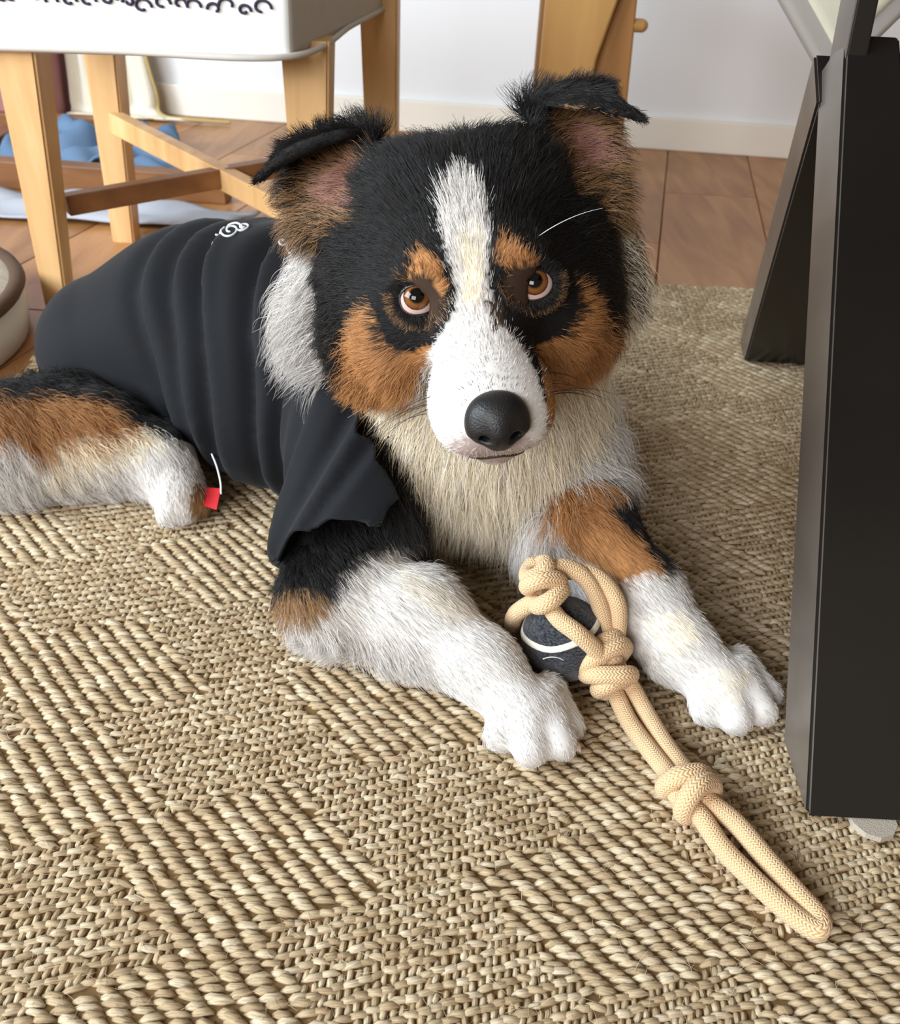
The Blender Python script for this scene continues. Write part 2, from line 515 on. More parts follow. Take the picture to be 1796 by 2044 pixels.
def stripes(name, cols, scale, rough=0.9):
    m, nt, N, L, B = mat_new(name)
    tcn = N.new('ShaderNodeTexCoord')
    wv = N.new('ShaderNodeTexWave'); wv.inputs['Scale'].default_value = scale; wv.inputs['Distortion'].default_value = 1.4; wv.bands_direction = 'Y'
    L.new(tcn.outputs['Object'], wv.inputs['Vector'])
    rp = N.new('ShaderNodeValToRGB'); rp.color_ramp.elements[0].color = (*cols[0], 1); rp.color_ramp.elements[1].color = (*cols[1], 1)
    rp.color_ramp.elements[0].position = .35; rp.color_ramp.elements[1].position = .7
    L.new(wv.outputs['Fac'], rp.inputs['Fac']); L.new(rp.outputs['Color'], B.inputs['Base Color'])
    B.inputs['Roughness'].default_value = rough
    return m
m_blue = mat_plain('blue_fabric', srgb(104, 130, 160), rough=0.9, spec=0.1, noise=0.22, nscale=7, bump=0.3, bscale=400)
m_pale = mat_plain('pale_towel', srgb(176, 180, 190), rough=0.95, spec=0.1, noise=0.08, nscale=9, bump=0.3, bscale=400)
o = cloth('blanket', [(-0.955, 1.775, 0.02), (-0.52, 1.76, 0.01), (-0.66, 2.08, 0.02), (-0.93, 2.08, 0.03)], 40, 24, 0.035, 5, m_blue)
tag(o, 'crumpled blue blanket lying on the floor behind the chair legs', 'blanket')
o = cloth('towel', [(-0.95, 1.505, 0.0), (-0.42, 1.50, 0.0), (-0.37, 1.60, 0.0), (-0.90, 1.66, 0.0)], 30, 12, 0.012, 8, m_pale)
tag(o, 'pale white towel spread on the floor behind the dog\'s back', 'towel')
# low brown wooden frame lying across the blanket: rails and cross bars
fr = empty('bed_frame', (-0.75, 1.85, FLOOR_Z))
tag(fr, 'low brown wooden bed frame of rails around the blue blanket', 'frame')
fo = Vector((-0.75, 1.85, FLOOR_Z))
for p0, p1, w, h in [((-1.16, 1.735, 0.014), (-0.45, 1.69, 0.014), 0.04, 0.05), ((-1.20, 2.13, 0.012), (-0.80, 2.14, 0.012), 0.035, 0.045),
                     ((-0.985, 1.73, 0.02), (-0.985, 2.13, 0.02), 0.035, 0.035), ((-1.14, 1.74, 0.02), (-1.15, 2.13, 0.02), 0.035, 0.035)]:
    bm_obj('rail', bar_bm(Vector(p0)-fo, Vector(p1)-fo, w, h), m_dark_wood, fr)
m_curtain = mat_plain('cream_cloth', srgb(232, 226, 208), rough=0.85, spec=0.15, noise=0.06, nscale=5)
m_hem = mat_plain('tan_hem', srgb(190, 168, 112), rough=0.8)
# cream curtain hanging to the floor by the wall, its hem trailing
cur = empty('curtain', (-0.845, 2.40, FLOOR_Z))
tag(cur, 'cream curtain with a tan hem trailing on the floor by the wall', 'curtain')
prof = [(0.0, 0.0, 0.62), (0.0, 0.0, 0.30), (0.02, -0.01, 0.14), (0.035, -0.02, 0.06), (0.045, -0.03, 0.012), (0.12, -0.06, 0.010), (0.22, -0.05, 0.006)]
pf = catmull(prof, 6)
nu = 24
VV, FF = [], []
for j, p in enumerate(pf):
    for i in range(nu+1):
        u = i/nu
        wv_ = 0.012*math.sin(u*19)+0.006*math.sin(u*41+j*.2)
        VV.append((p[0]*u*1.0-0.16+0.18*u, p[1]+wv_*(1 if p[2] > .03 else .25)-0.01, max(p[2]*(1.0 if j else 1.0), 0.004+abs(wv_)*0.4)))
for j in range(len(pf)-1):
    for i in range(nu):
        FF.append((j*(nu+1)+i, j*(nu+1)+i+1, (j+1)*(nu+1)+i+1, (j+1)*(nu+1)+i))
o = np_mesh('drape', VV, FF, m_curtain, cur)
md = o.modifiers.new('solid', 'SOLIDIFY'); md.thickness = 0.003
edge = [VV[j*(nu+1)+nu] for j in range(len(pf))]
V, Fq, UV = tube(np.array(edge)+np.array([0.002, -0.002, 0.002]), 0.0042, 8)
np_mesh('hem', V, Fq, m_hem, cur)
# dusty pink box beyond the chair legs
m_pink = mat_plain('pink_fabric', srgb(168, 118, 122), rough=0.9, noise=0.08, nscale=10)
sb = empty('storage_box', (-1.12, 2.36, FLOOR_Z))
tag(sb, 'dusty pink fabric storage box by the wall beside the curtain', 'storage box')
bm_obj('body', box_bm(0.20, 0.16, 0.30, 0.012, 3, at=(0, 0, 0.15)), m_pink, sb)
bm_obj('lid', box_bm(0.21, 0.17, 0.035, 0.008, 3, at=(0, 0, 0.318)), m_pink, sb)

# round pet bed at the far left: white side, brown rim, grey plush inside
m_plush = mat_plain('grey_plush', srgb(160, 150, 138), rough=1.0, spec=0.05, noise=0.25, nscale=24, bump=0.8, bscale=90)
m_bedside = mat_plain('white_bed_side', srgb(228, 232, 238), rough=0.7)
m_rim = mat_plain('brown_rim', srgb(84, 62, 46), rough=0.7)
bed = empty('pet_bed', (-0.80, 0.985, FLOOR_Z))
tag(bed, 'round pet bed with white side, brown rim and grey plush lining', 'pet bed')
def lathe(name, prof, mat, seg=64, parent=bed):
    VV, FF = [], []
    for r, z in prof:
        for k in range(seg):
            a = k/seg*2*math.pi
            VV.append((r*math.cos(a), r*math.sin(a), z))
    for j in range(len(prof)-1):
        for k in range(seg):
            FF.append((j*seg+k, j*seg+(k+1) % seg, (j+1)*seg+(k+1) % seg, (j+1)*seg+k))
    return np_mesh(name, VV, FF, mat, parent)
S_ = 0.76
HZ_ = 0.68
lathe('side', [(r*S_, z*HZ_) for r, z in [(0.01, 0.001), (0.318, 0.001), (0.327, 0.006), (0.333, 0.05), (0.328, 0.088), (0.318, 0.092), (0.30, 0.088)]], m_bedside)
lathe('rim', [(r*S_, z*HZ_) for r, z in [(0.320, 0.083), (0.333, 0.086), (0.338, 0.095), (0.335, 0.104), (0.325, 0.108), (0.314, 0.104), (0.310, 0.094)]], m_rim)
lathe('lining', [(r*S_, z*HZ_) for r, z in [(0.318, 0.100), (0.300, 0.103), (0.27, 0.095), (0.24, 0.075), (0.20, 0.066), (0.12, 0.07), (0.05, 0.072), (0.004, 0.072)]], m_plush)


# ---------------------------------------------------------------- jute rug: a base and thousands of yarn stitches
FUZZ = []
def make_rug():
    X0, X1, Y0, Y1 = -0.52, 0.95, -0.05, 1.345
    rug = empty('rug', ((X0+X1)/2, (Y0+Y1)/2, FLOOR_Z))
    tag(rug, 'beige braided jute rug under the dog, woven in slanted blocks', 'rug')
    ro = np.array([(X0+X1)/2, (Y0+Y1)/2, FLOOR_Z])
    m_base = mat_plain('jute_base', srgb(128, 102, 70), rough=1.0, spec=0.05, noise=0.2, nscale=40)
    bm = box_bm(X1-X0, Y1-Y0, 0.0075, 0.002, at=(0, 0, 0.00375))
    bm_obj('backing', bm, m_base, rug)
    # yarn material: fibres twisted along each stitch
    m, nt, N, L, B = mat_new('jute_yarn')
    at = N.new('ShaderNodeAttribute'); at.attribute_name = 'yarn'
    uv = N.new('ShaderNodeUVMap'); uv.uv_map = 'UVMap'
    mp = N.new('ShaderNodeMapping'); mp.inputs['Scale'].default_value = (5.0, 2.0, 1); mp.inputs['Rotation'].default_value = (0, 0, 0.5)
    L.new(uv.outputs['UV'], mp.inputs['Vector'])
    wv = N.new('ShaderNodeTexNoise'); wv.inputs['Scale'].default_value = 3.2; wv.inputs['Detail'].default_value = 5
    mp2 = N.new('ShaderNodeMapping'); mp2.inputs['Scale'].default_value = (0.5, 4.2, 1); mp2.inputs['Rotation'].default_value = (0, 0, 0.35)
    L.new(uv.outputs['UV'], mp2.inputs['Vector']); L.new(mp2.outputs['Vector'], wv.inputs['Vector'])
    mr = N.new('ShaderNodeMapRange'); mr.inputs['From Min'].default_value = .3; mr.inputs['From Max'].default_value = .7
    mr.inputs['To Min'].default_value = 0.62; mr.inputs['To Max'].default_value = 1.22
    L.new(wv.outputs['Fac'], mr.inputs['Value'])
    mx = N.new('ShaderNodeMix'); mx.data_type = 'RGBA'; mx.blend_type = 'MULTIPLY'; mx.inputs['Factor'].default_value = 1.0
    L.new(at.outputs['Color'], mx.inputs['A']); L.new(mr.outputs['Result'], mx.inputs['B'])
    L.new(mx.outputs['Result'], B.inputs['Base Color'])
    bp = N.new('ShaderNodeBump'); bp.inputs['Strength'].default_value = 0.7; bp.inputs['Distance'].default_value = 0.0008
    L.new(wv.outputs['Fac'], bp.inputs['Height']); L.new(bp.outputs['Normal'], B.inputs['Normal'])
    B.inputs['Roughness'].default_value = 0.75
    B.inputs['Specular IOR Level'].default_value = 0.25
    # block lattice: rows slant one way in one block and the other way in its neighbours
    a = np.array([math.cos(math.radians(-46)), math.sin(math.radians(-46))])
    b = np.array([math.cos(math.radians(21)), math.sin(math.radians(21))])
    M = np.linalg.inv(np.stack([a, b], 1))
    CA, CB = 0.105, 0.125
    r = np.random.default_rng(11)
    P, ANG, LEN, RAD, KIND = [], [], [], [], []
    def family(rowdir, spacing, pitch, which, ang, ln, rad, shift=0.0):
        nrm = np.array([-rowdir[1], rowdir[0]])
        S = 2.2
        nr = int(S/spacing); npt = int(S/pitch)
        i = np.arange(-nr, nr); j = np.arange(-npt, npt)
        I, J = np.meshgrid(i, j, indexing='ij')
        ctr = np.array([0.1, 0.7])
        off = (I % 2)*0.5*pitch
        pts = ctr+(I+shift)[..., None]*spacing*nrm+(J*pitch+off)[..., None]*rowdir
        pts = pts.reshape(-1, 2)
        pts += r.normal(0, 0.0006, pts.shape)
        ok = (pts[:, 0] > X0+.004) & (pts[:, 0] < 0.66) & (pts[:, 1] > 0.15) & (np.abs(pts[:, 0]) < .30+.62*pts[:, 1]) & (pts[:, 1] < Y1-.004)
        pts = pts[ok]
        # soft block borders
        q = (pts-np.array([0.02, 0.31])) @ M.T
        q = q+0.004*np.stack([np.sin(q[:, 1]*210+q[:, 0]*50), np.sin(q[:, 0]*190+q[:, 1]*70)], 1)
        q[:, 1] += 0.35*CB*(np.floor(q[:, 0]/CA) % 2)
        cell = (np.floor(q[:, 0]/CA)+np.floor(q[:, 1]/CB)) % 2
        pts = pts[cell == which]
        n = len(pts)
        P.append(pts); ANG.append(ang+r.normal(0, 0.11, n)); LEN.append(ln*r.uniform(.85, 1.15, n)); RAD.append(rad*r.uniform(.85, 1.15, n))
        KIND.append(np.full(n, which))
    family(a, 0.0106, 0.0051, 0, -0.03, 0.0152, 0.0025)
    family(b, 0.0086, 0.0072, 1, 0.20, 0.0142, 0.0022)
    n1 = sum(len(q) for q in P)
    family(b, 0.0086, 0.0050, 1, 1.45, 0.0105, 0.0021, shift=.5)      # short upright yarns between the rows
    P = np.vstack(P); ANG = np.concatenate(ANG); LEN = np.concatenate(LEN); RAD = np.concatenate(RAD); KIND = np.concatenate(KIND)
    n = len(P)
    # template: spindle with 5 rings of 6, arched so both ends dive into the backing
    ts = np.array([-1, -.42, .42, 1.0]); rs = np.array([.40, 1.04, 1.04, .40]); zs = np.array([-.85, -.02, -.02, -.85])
    S = 5
    aa = np.arange(S)/S*2*np.pi
    nv = len(ts)*S
    T = np.zeros((n, nv, 3), np.float32)
    ca, sa = np.cos(ANG), np.sin(ANG)
    tilt = r.normal(0, 0.12, n)
    k = 0
    uvs = np.zeros((nv, 2), np.float32)
    for i in range(len(ts)):
        for s in range(S):
            lx = ts[i]*LEN/2
            ly = RAD*rs[i]*math.cos(aa[s])
            lz = RAD*rs[i]*math.sin(aa[s])*0.95+RAD*1.35*zs[i]+tilt*lx*0.4
            T[:, k, 0] = P[:, 0]+lx*ca-ly*sa
            T[:, k, 1] = P[:, 1]+lx*sa+ly*ca
            T[:, k, 2] = lz-0.0028
            uvs[k] = (ts[i]*0.5+.5, s/S)
            k += 1
    zmax = T[:, :, 2].max()
    T[:, :, 2] += r.uniform(-.0006, .0003, n)[:, None]
    T[n1:, :, 2] -= .0014
    q = []
    for i in range(len(ts)-1):
        for s in range(S):
            q.append((i*S+s, i*S+(s+1) % S, (i+1)*S+(s+1) % S, (i+1)*S+s))
    q = np.array(q)
    FF = (q[None]+(np.arange(n)*nv)[:, None, None]).reshape(-1, 4)
    VV = T.reshape(-1, 3)-ro.astype(np.float32)
    o = np_mesh('weave', VV, FF, m, rug)
    tag(o, kind='stuff')
    c1, c2, c3 = np.array(srgb(188, 166, 133)), np.array(srgb(154, 130, 99)), np.array(srgb(218, 203, 176))
    w = .65*r.random(n)[:, None]
    low = np.sin(P[:, 0]*23+1.3*np.sin(P[:, 1]*17))[:, None]*.5+.5
    col = c1*(1-w)+np.where(r.random(n)[:, None] < .5+.15*(low-.5), c2, c3)*w
    vcol(o.data, 'yarn', np.repeat(col, nv, 0))
    ul = o.data.uv_layers.new(name='UVMap')
    vi = FF.ravel()
    uvv = uvs[vi % nv].copy()
    uvv += (r.random((n, 2))*20)[vi//nv]
    ul.data.foreach_set('uv', uvv.astype(np.float32).ravel())
    # loose jute fibres standing off the yarn
    fr = np.random.default_rng(31)
    nf = 18000
    k = fr.choice(n, nf)
    base = np.stack([P[k, 0], P[k, 1], np.full(nf, -.0008)], 1)+np.c_[fr.normal(0, .003, (nf, 2)), np.zeros(nf)]
    az = fr.uniform(0, 2*np.pi, nf); el = np.abs(fr.normal(.15, .3, nf)); ln = fr.uniform(.004, .013, nf)
    d = np.stack([np.cos(az)*np.cos(el), np.sin(az)*np.cos(el), np.sin(el)], 1)
    sdv = np.stack([-np.sin(az), np.cos(az), -.6*np.ones(nf)], 1)*fr.normal(0, .35, (nf, 1))
    t = np.linspace(0, 1, 5)[None, :, None]
    SP = base[:, None]+d[:, None]*ln[:, None, None]*t+sdv[:, None]*ln[:, None, None]*t**2
    FUZZ.append((SP, col[k]*fr.uniform(.8, 1.3, (nf, 1)), rug, ro))
    print('stitches', n, 'top', zmax)
    return rug
rug = make_rug()


# ---------------------------------------------------------------- rope toy with a felt ball
def tube_obj(name, tubes, mat, parent, origin, sides=16):
    """several tubes in one mesh with a running uv for the braid"""
    VV, FF, UU = [], [], []
    base = 0
    for pts, rad in tubes:
        V, Fq, UV = tube(pts, rad, sides)
        m = len(V)//sides
        for i in range(m-1):
            for j in range(sides):
                l0, l1 = UV[i*sides][1], UV[(i+1)*sides][1]
                UU += [(j/sides, l0), ((j+1)/sides, l0), ((j+1)/sides, l1), (j/sides, l1)]
        VV.append(V-np.array(origin)); FF.append(Fq+base); base += len(V)
    o = np_mesh(name, np.vstack(VV), np.vstack(FF), mat, parent)
    ul = o.data.uv_layers.new(name='UVMap')
    if len(UU) == len(o.data.loops):
        ul.data.foreach_set('uv', np.array(UU, np.float32).ravel())
    return o
def braid_material():
    m, nt, N, L, B = mat_new('braided_cotton')
    uv = N.new('ShaderNodeUVMap'); uv.uv_map = 'UVMap'
    sp = N.new('ShaderNodeSeparateXYZ'); L.new(uv.outputs['UV'], sp.inputs[0])
    def mth(op, a, b=None, c=None):
        n = N.new('ShaderNodeMath'); n.operation = op
        for i, x in enumerate((a, b, c)):
            if x is None: continue
            if isinstance(x, (int, float)): n.inputs[i].default_value = x
            else: L.new(x, n.inputs[i])
        return n.outputs[0]
    u8 = mth('MULTIPLY', sp.outputs[0], 10.0)
    zig = mth('PINGPONG', u8, 0.5)
    v = mth('MULTIPLY', sp.outputs[1], 1/0.0021)
    ph = mth('ADD', v, mth('MULTIPLY', zig, 1.6))
    fr = mth('FRACT', ph)
    h = mth('SINE', mth('MULTIPLY', fr, math.pi))
    zz = mth('MULTIPLY', mth('SINE', mth('MULTIPLY', zig, 2*math.pi)), 0.6)
    hh = mth('ADD', mth('MULTIPLY', h, .8), mth('MULTIPLY', zz, .5))
    nz = N.new('ShaderNodeTexNoise'); nz.inputs['Scale'].default_value = 260; nz.inputs['Detail'].default_value = 4
    tcn = N.new('ShaderNodeTexCoord'); L.new(tcn.outputs['Object'], nz.inputs['Vector'])
    hh2 = mth('ADD', hh, mth('MULTIPLY', nz.outputs['Fac'], .5))
    bp = N.new('ShaderNodeBump'); bp.inputs['Strength'].default_value = .75; bp.inputs['Distance'].default_value = .0011
    L.new(hh2, bp.inputs['Height']); L.new(bp.outputs['Normal'], B.inputs['Normal'])
    rp = N.new('ShaderNodeValToRGB')
    rp.color_ramp.elements[0].position = .15; rp.color_ramp.elements[0].color = (*srgb(186, 136, 90), 1)
    rp.color_ramp.elements[1].position = .75; rp.color_ramp.elements[1].color = (*srgb(230, 194, 150), 1)
    L.new(hh2, rp.inputs['Fac'])
    L.new(rp.outputs['Color'], B.inputs['Base Color'])
    B.inputs['Roughness'].default_value = .8; B.inputs['Specular IOR Level'].default_value = .2
    B.inputs['Sheen Weight'].default_value = .2
    return m
def make_toy():
    T = np.array((0.0856,0.4728,0.0330))*np.array((1, 1, 0))
    toy = empty('rope_toy', T)
    tag(toy, 'knotted beige cotton rope dog toy with a black felt ball between the front paws', 'dog toy')
    mb = braid_material()
    R = .0066
    # ball
    m_felt_b, nt, N, L, B = mat_new('charcoal_felt')
    tcn = N.new('ShaderNodeTexCoord')
    nz = N.new('ShaderNodeTexNoise'); nz.inputs['Scale'].default_value = 420; nz.inputs['Detail'].default_value = 6
    mpn = N.new('ShaderNodeMapping'); mpn.inputs['Scale'].default_value = (1, 1, 2.2)
    L.new(tcn.outputs['Object'], mpn.inputs['Vector']); L.new(mpn.outputs['Vector'], nz.inputs['Vector'])
    rp = N.new('ShaderNodeValToRGB')
    rp.color_ramp.elements[0].position = .35; rp.color_ramp.elements[0].color = (*srgb(24, 25, 28), 1)
    rp.color_ramp.elements[1].position = .72; rp.color_ramp.elements[1].color = (*srgb(78, 80, 86), 1)
    L.new(nz.outputs['Fac'], rp.inputs['Fac']); L.new(rp.outputs['Color'], B.inputs['Base Color'])
    bp = N.new('ShaderNodeBump'); bp.inputs['Strength'].default_value = .8; bp.inputs['Distance'].default_value = .0012
    L.new(nz.outputs['Fac'], bp.inputs['Height']); L.new(bp.outputs['Normal'], B.inputs['Normal'])
    B.inputs['Roughness'].default_value = .95; B.inputs['Specular IOR Level'].default_value = .1
    B.inputs['Sheen Weight'].default_value = .3
    bc = np.array((0.0896,0.4833,0.0322)); br = .0318
    nu, nv = 64, 40
    V = [(math.sin(math.pi*j/nv)*math.cos(2*math.pi*i/nu)*br, math.sin(math.pi*j/nv)*math.sin(2*math.pi*i/nu)*br, math.cos(math.pi*j/nv)*br) for j in range(nv+1) for i in range(nu)]
    Fq = [(j*nu+i, (j+1)*nu+i, (j+1)*nu+(i+1) % nu, j*nu+(i+1) % nu) for j in range(nv) for i in range(nu)]
    ball = np_mesh('ball', np.array(V)+bc-T, Fq, m_felt_b, toy)
    tag(ball, 'charcoal felt ball with a white seam')
    # white seam: the curve of a tennis ball, turned so that one lobe faces up and left
    m_seam = mat_plain('white_seam', srgb(236, 230, 214), rough=.7, bump=.3, bscale=700)
    view = np.array((0, 0, .48))-bc; view /= np.linalg.norm(view)
    marks = np.array([(0.0570,0.4995,0.0466), (0.0559,0.4940,0.0399), (0.0581,0.4833,0.0363), (0.0643,0.4661,0.0408), (0.0771,0.4571,0.0450), (0.0924,0.4577,0.0509), (0.1053,0.4665,0.0542), (0.1121,0.4795,0.0544)])-bc
    c = catmull(marks/np.linalg.norm(marks, axis=1)[:, None], 10)
    c = c/np.linalg.norm(c, axis=1)[:, None]
    sd = np.cross(np.gradient(c, axis=0), c); sd /= np.linalg.norm(sd, axis=1)[:, None]
    VV = []
    for a, b in ((-.0024, -.0002), (-.0018, .0008), (.0018, .0008), (.0024, -.0002)):
        VV.append(bc-T+c*(br+b)+sd*a)
    VV = np.stack(VV, 1)
    n = len(c)
    FF = [(i*4+k, i*4+k+1, (i+1)*4+k+1, (i+1)*4+k) for i in range(n-1) for k in range(3)]
    np_mesh('seam', VV.reshape(-1, 3), FF, m_seam, ball)
    m_wire = mat_plain('thin_wire', srgb(214, 214, 216), rough=.3, spec=.6)
    t = np.linspace(-.5, 2.2, 24)
    wc = np.array((0.0727,0.4479,0.0300))+np.array((.006, .011, .004))
    ring = np.stack([wc[0]+.012*np.cos(t), wc[1]-.006+0*t, wc[2]-.004+.012*np.sin(t)], 1)
    w = tube_obj('wire_loop', [(ring, .0004)], m_wire, toy, T, 6)
    def rope(pts, n=10):
        return (catmull(pts, n), R)
    segs = [
        # doubled tail with a folded end
        rope([(0.1562,0.3631,0.0120), (0.1674,0.3498,0.0120), (0.1783,0.3302,0.0075), (0.1920,0.3103,0.0070), (0.2065,0.2921,0.0068), (0.2176,0.2818,0.0068), (0.2229,0.2807,0.0072), (0.2241,0.2869,0.0080), (0.2166,0.3006,0.0078), (0.2039,0.3224,0.0085), (0.1902,0.3446,0.0110), (0.1743,0.3589,0.0140)]),
        # doubled length between the two lower knots
        rope([(0.1165,0.4615,0.0220), (0.1268,0.4494,0.0120), (0.1345,0.4284,0.0070), (0.1451,0.4046,0.0068), (0.1556,0.3796,0.0100), (0.1620,0.3651,0.0140)]),
        rope([(0.1259,0.4684,0.0260), (0.1394,0.4533,0.0140), (0.1479,0.4354,0.0080), (0.1574,0.4067,0.0078), (0.1654,0.3835,0.0110), (0.1689,0.3674,0.0140)]),
        # two arcs over the ball to the top knot
        rope([(0.1207,0.4681,0.0360), (0.1170,0.4821,0.0500), (0.1106,0.4910,0.0660), (0.0996,0.4977,0.0800), (0.0845,0.5006,0.0860), (0.0724,0.4963,0.0840)]),
        rope([(0.1248,0.4710,0.0360), (0.1272,0.4834,0.0520), (0.1241,0.4904,0.0660), (0.1138,0.4992,0.0760), (0.1012,0.5037,0.0800), (0.0877,0.5062,0.0780)]),
        # from the top knot down across the ball, and behind it
        rope([(0.0722,0.4805,0.0700), (0.0811,0.4692,0.0640), (0.0933,0.4604,0.0600), (0.1057,0.4576,0.0500), (0.1136,0.4584,0.0400)]),
        rope([(0.0709,0.4855,0.0680), (0.0590,0.4854,0.0600), (0.0523,0.4908,0.0460), (0.0528,0.4996,0.0260), (0.0606,0.5073,0.0100)])]
    tube_obj('rope', segs, mb, toy, T)
    def knot(c, axis, up, loops, name='knot'):
        c = np.array(c, float); ax_ = np.array(axis, float); ax_ /= np.linalg.norm(ax_)
        u_ = np.array(up, float); u_ = u_-ax_*(u_ @ ax_); u_ /= np.linalg.norm(u_)
        s_ = np.cross(ax_, u_)
        tubes = []
        for a0, a1, rad, t0, t1, tx, ts in loops:
            t = np.linspace(t0, t1, 40)
            k = (t-t0)/(t1-t0)
            rr = rad*(1-.12*np.cos(2*np.pi*k)**6)
            pts = c+ax_[None]*(a0+(a1-a0)*k+tx*np.sin(t)+ts*np.cos(t))[:, None]+rr[:, None]*(u_[None]*np.sin(t)[:, None]+s_[None]*np.cos(t)[:, None])
            pts[:, 2] = np.maximum(pts[:, 2], R*.95)
            tubes.append((pts, R*1.04))
        tube_obj(name, tubes, mb, toy, T)
    # lower knot
    k3 = np.array((0.1659,0.3649,0.0135)); a3 = np.array((0.1763,0.3467,0.0120))-np.array((0.1547,0.3862,0.0120))
    knot(k3, a3, (0, 0, 1), [(-.0105, -.0065, .0122, -1.2, 4.6, .002, -.002), (.0040, .0080, .0135, -1.0, 5.2, -.002, .003)])
    # big knot in front of the ball
    k2 = np.array((0.1176,0.4648,0.0300)); a2 = np.array((0.1309,0.4387,0.0160))-np.array((0.1165,0.4741,0.0450))
    knot(k2, a2, (0, -.5, .8), [(-.0165, -.0125, .0125, -2.0, 4.6, .003, .002), (-.0045, .0010, .0165, -2.2, 4.6, -.004, .004), (.0085, .0125, .0150, -1.8, 4.6, .002, -.003), (.0165, .0195, .0095, -1.6, 5.2, -.001, .002), (-.002, .002, .0070, -2.0, 4.6, .0, .0)])
    # top knot
    k1 = np.array((0.0701,0.4886,0.0780)); a1 = np.array((0.0779,0.4774,0.0660))-np.array((0.0634,0.4975,0.0880))
    knot(k1, a1, (0, -.5, .8), [(-.013, -.010, .0078, -1.6, 4.4, .003, .003), (-.003, .002, .0108, -1.2, 5.0, -.003, -.002), (.008, .011, .0102, -1.0, 5.0, .002, .003)])
    return toy
rope_toy = make_toy()


# ================================================================ the dog
# ---- implicit shapes, meshed with surface nets
def sd_cone(p, a, b, ra, rb):
    a, b = np.asarray(a, np.float32), np.asarray(b, np.float32)
    ba = b-a
    t = np.clip(((p-a) @ ba)/max(float(ba @ ba), 1e-9), 0, 1)
    d = np.linalg.norm(p-a-t[..., None]*ba, axis=-1)
    return d-(ra+(rb-ra)*t)
def sd_ell(p, c, R, r):
    q = (p-np.asarray(c, np.float32)) @ np.asarray(R, np.float32)      # columns of R = axes
    r = np.asarray(r, np.float32)
    k0 = np.linalg.norm(q/r, axis=-1)
    k1 = np.linalg.norm(q/(r*r), axis=-1)
    return k0*(k0-1)/np.maximum(k1, 1e-6)
def sd_pts(p, pts, rad):
    sh = p.shape[:-1]
    q = p.reshape(-1, 3)
    out = np.empty(len(q), np.float32)
    pts = np.asarray(pts, np.float32); rad = np.broadcast_to(np.asarray(rad, np.float32), (len(pts),))
    for i in range(0, len(q), 4000):
        d2 = ((q[i:i+4000, None, :]-pts[None])**2).sum(-1)
        out[i:i+4000] = (np.sqrt(d2)-rad[None]).min(1)
    return out.reshape(sh)
def smin(a, b, k):
    h = np.clip(.5+.5*(b-a)/k, 0, 1)
    return b*(1-h)+a*h-k*h*(1-h)
class Prim:
    def __init__(s, kind, k, *a):
        s.kind, s.k, s.a = kind, k, a
        if kind == 'cone':
            s.lo = np.minimum(np.array(a[0])-a[2], np.array(a[1])-a[3]); s.hi = np.maximum(np.array(a[0])+a[2], np.array(a[1])+a[3])
        elif kind == 'ell':
            m = max(a[2]); s.lo = np.array(a[0])-m; s.hi = np.array(a[0])+m
        else:
            m = np.max(a[1]); s.lo = np.min(a[0], 0)-m; s.hi = np.max(a[0], 0)+m
    def near(s, p, m=.012):
        out = np.full(len(p), 1.0, np.float32)
        ok = np.all((p > s.lo-m) & (p < s.hi+m), 1)
        if ok.any(): out[ok] = s.d(p[ok])
        return out
    def d(s, p):
        if s.kind == 'cone': return sd_cone(p, *s.a)
        if s.kind == 'ell': return sd_ell(p, *s.a)
        return sd_pts(p, *s.a)
def field_at(prims, p):
    f = None
    for q in prims:
        d = q.d(p)
        f = d if f is None else smin(f, d, q.k)
    return f
def grid_field(prims, lo, hi, h):
    n = np.ceil((np.array(hi)-np.array(lo))/h).astype(int)+1
    ax = [np.float32(lo[i])+np.arange(n[i], dtype=np.float32)*np.float32(h) for i in range(3)]
    F = np.full(tuple(n), 0.08, np.float32)
    for q in prims:
        m = 0.012+q.k
        i0 = np.clip(np.floor((q.lo-m-np.array(lo))/h).astype(int), 0, n-1)
        i1 = np.clip(np.ceil((q.hi+m-np.array(lo))/h).astype(int)+1, 1, n)
        if np.any(i1 <= i0): continue
        sl = tuple(slice(i0[k], i1[k]) for k in range(3))
        X, Y, Z = np.meshgrid(*[ax[k][sl[k]] for k in range(3)], indexing='ij')
        d = q.d(np.stack([X, Y, Z], -1).astype(np.float32))
        F[sl] = smin(F[sl], d, q.k)
    return F, ax
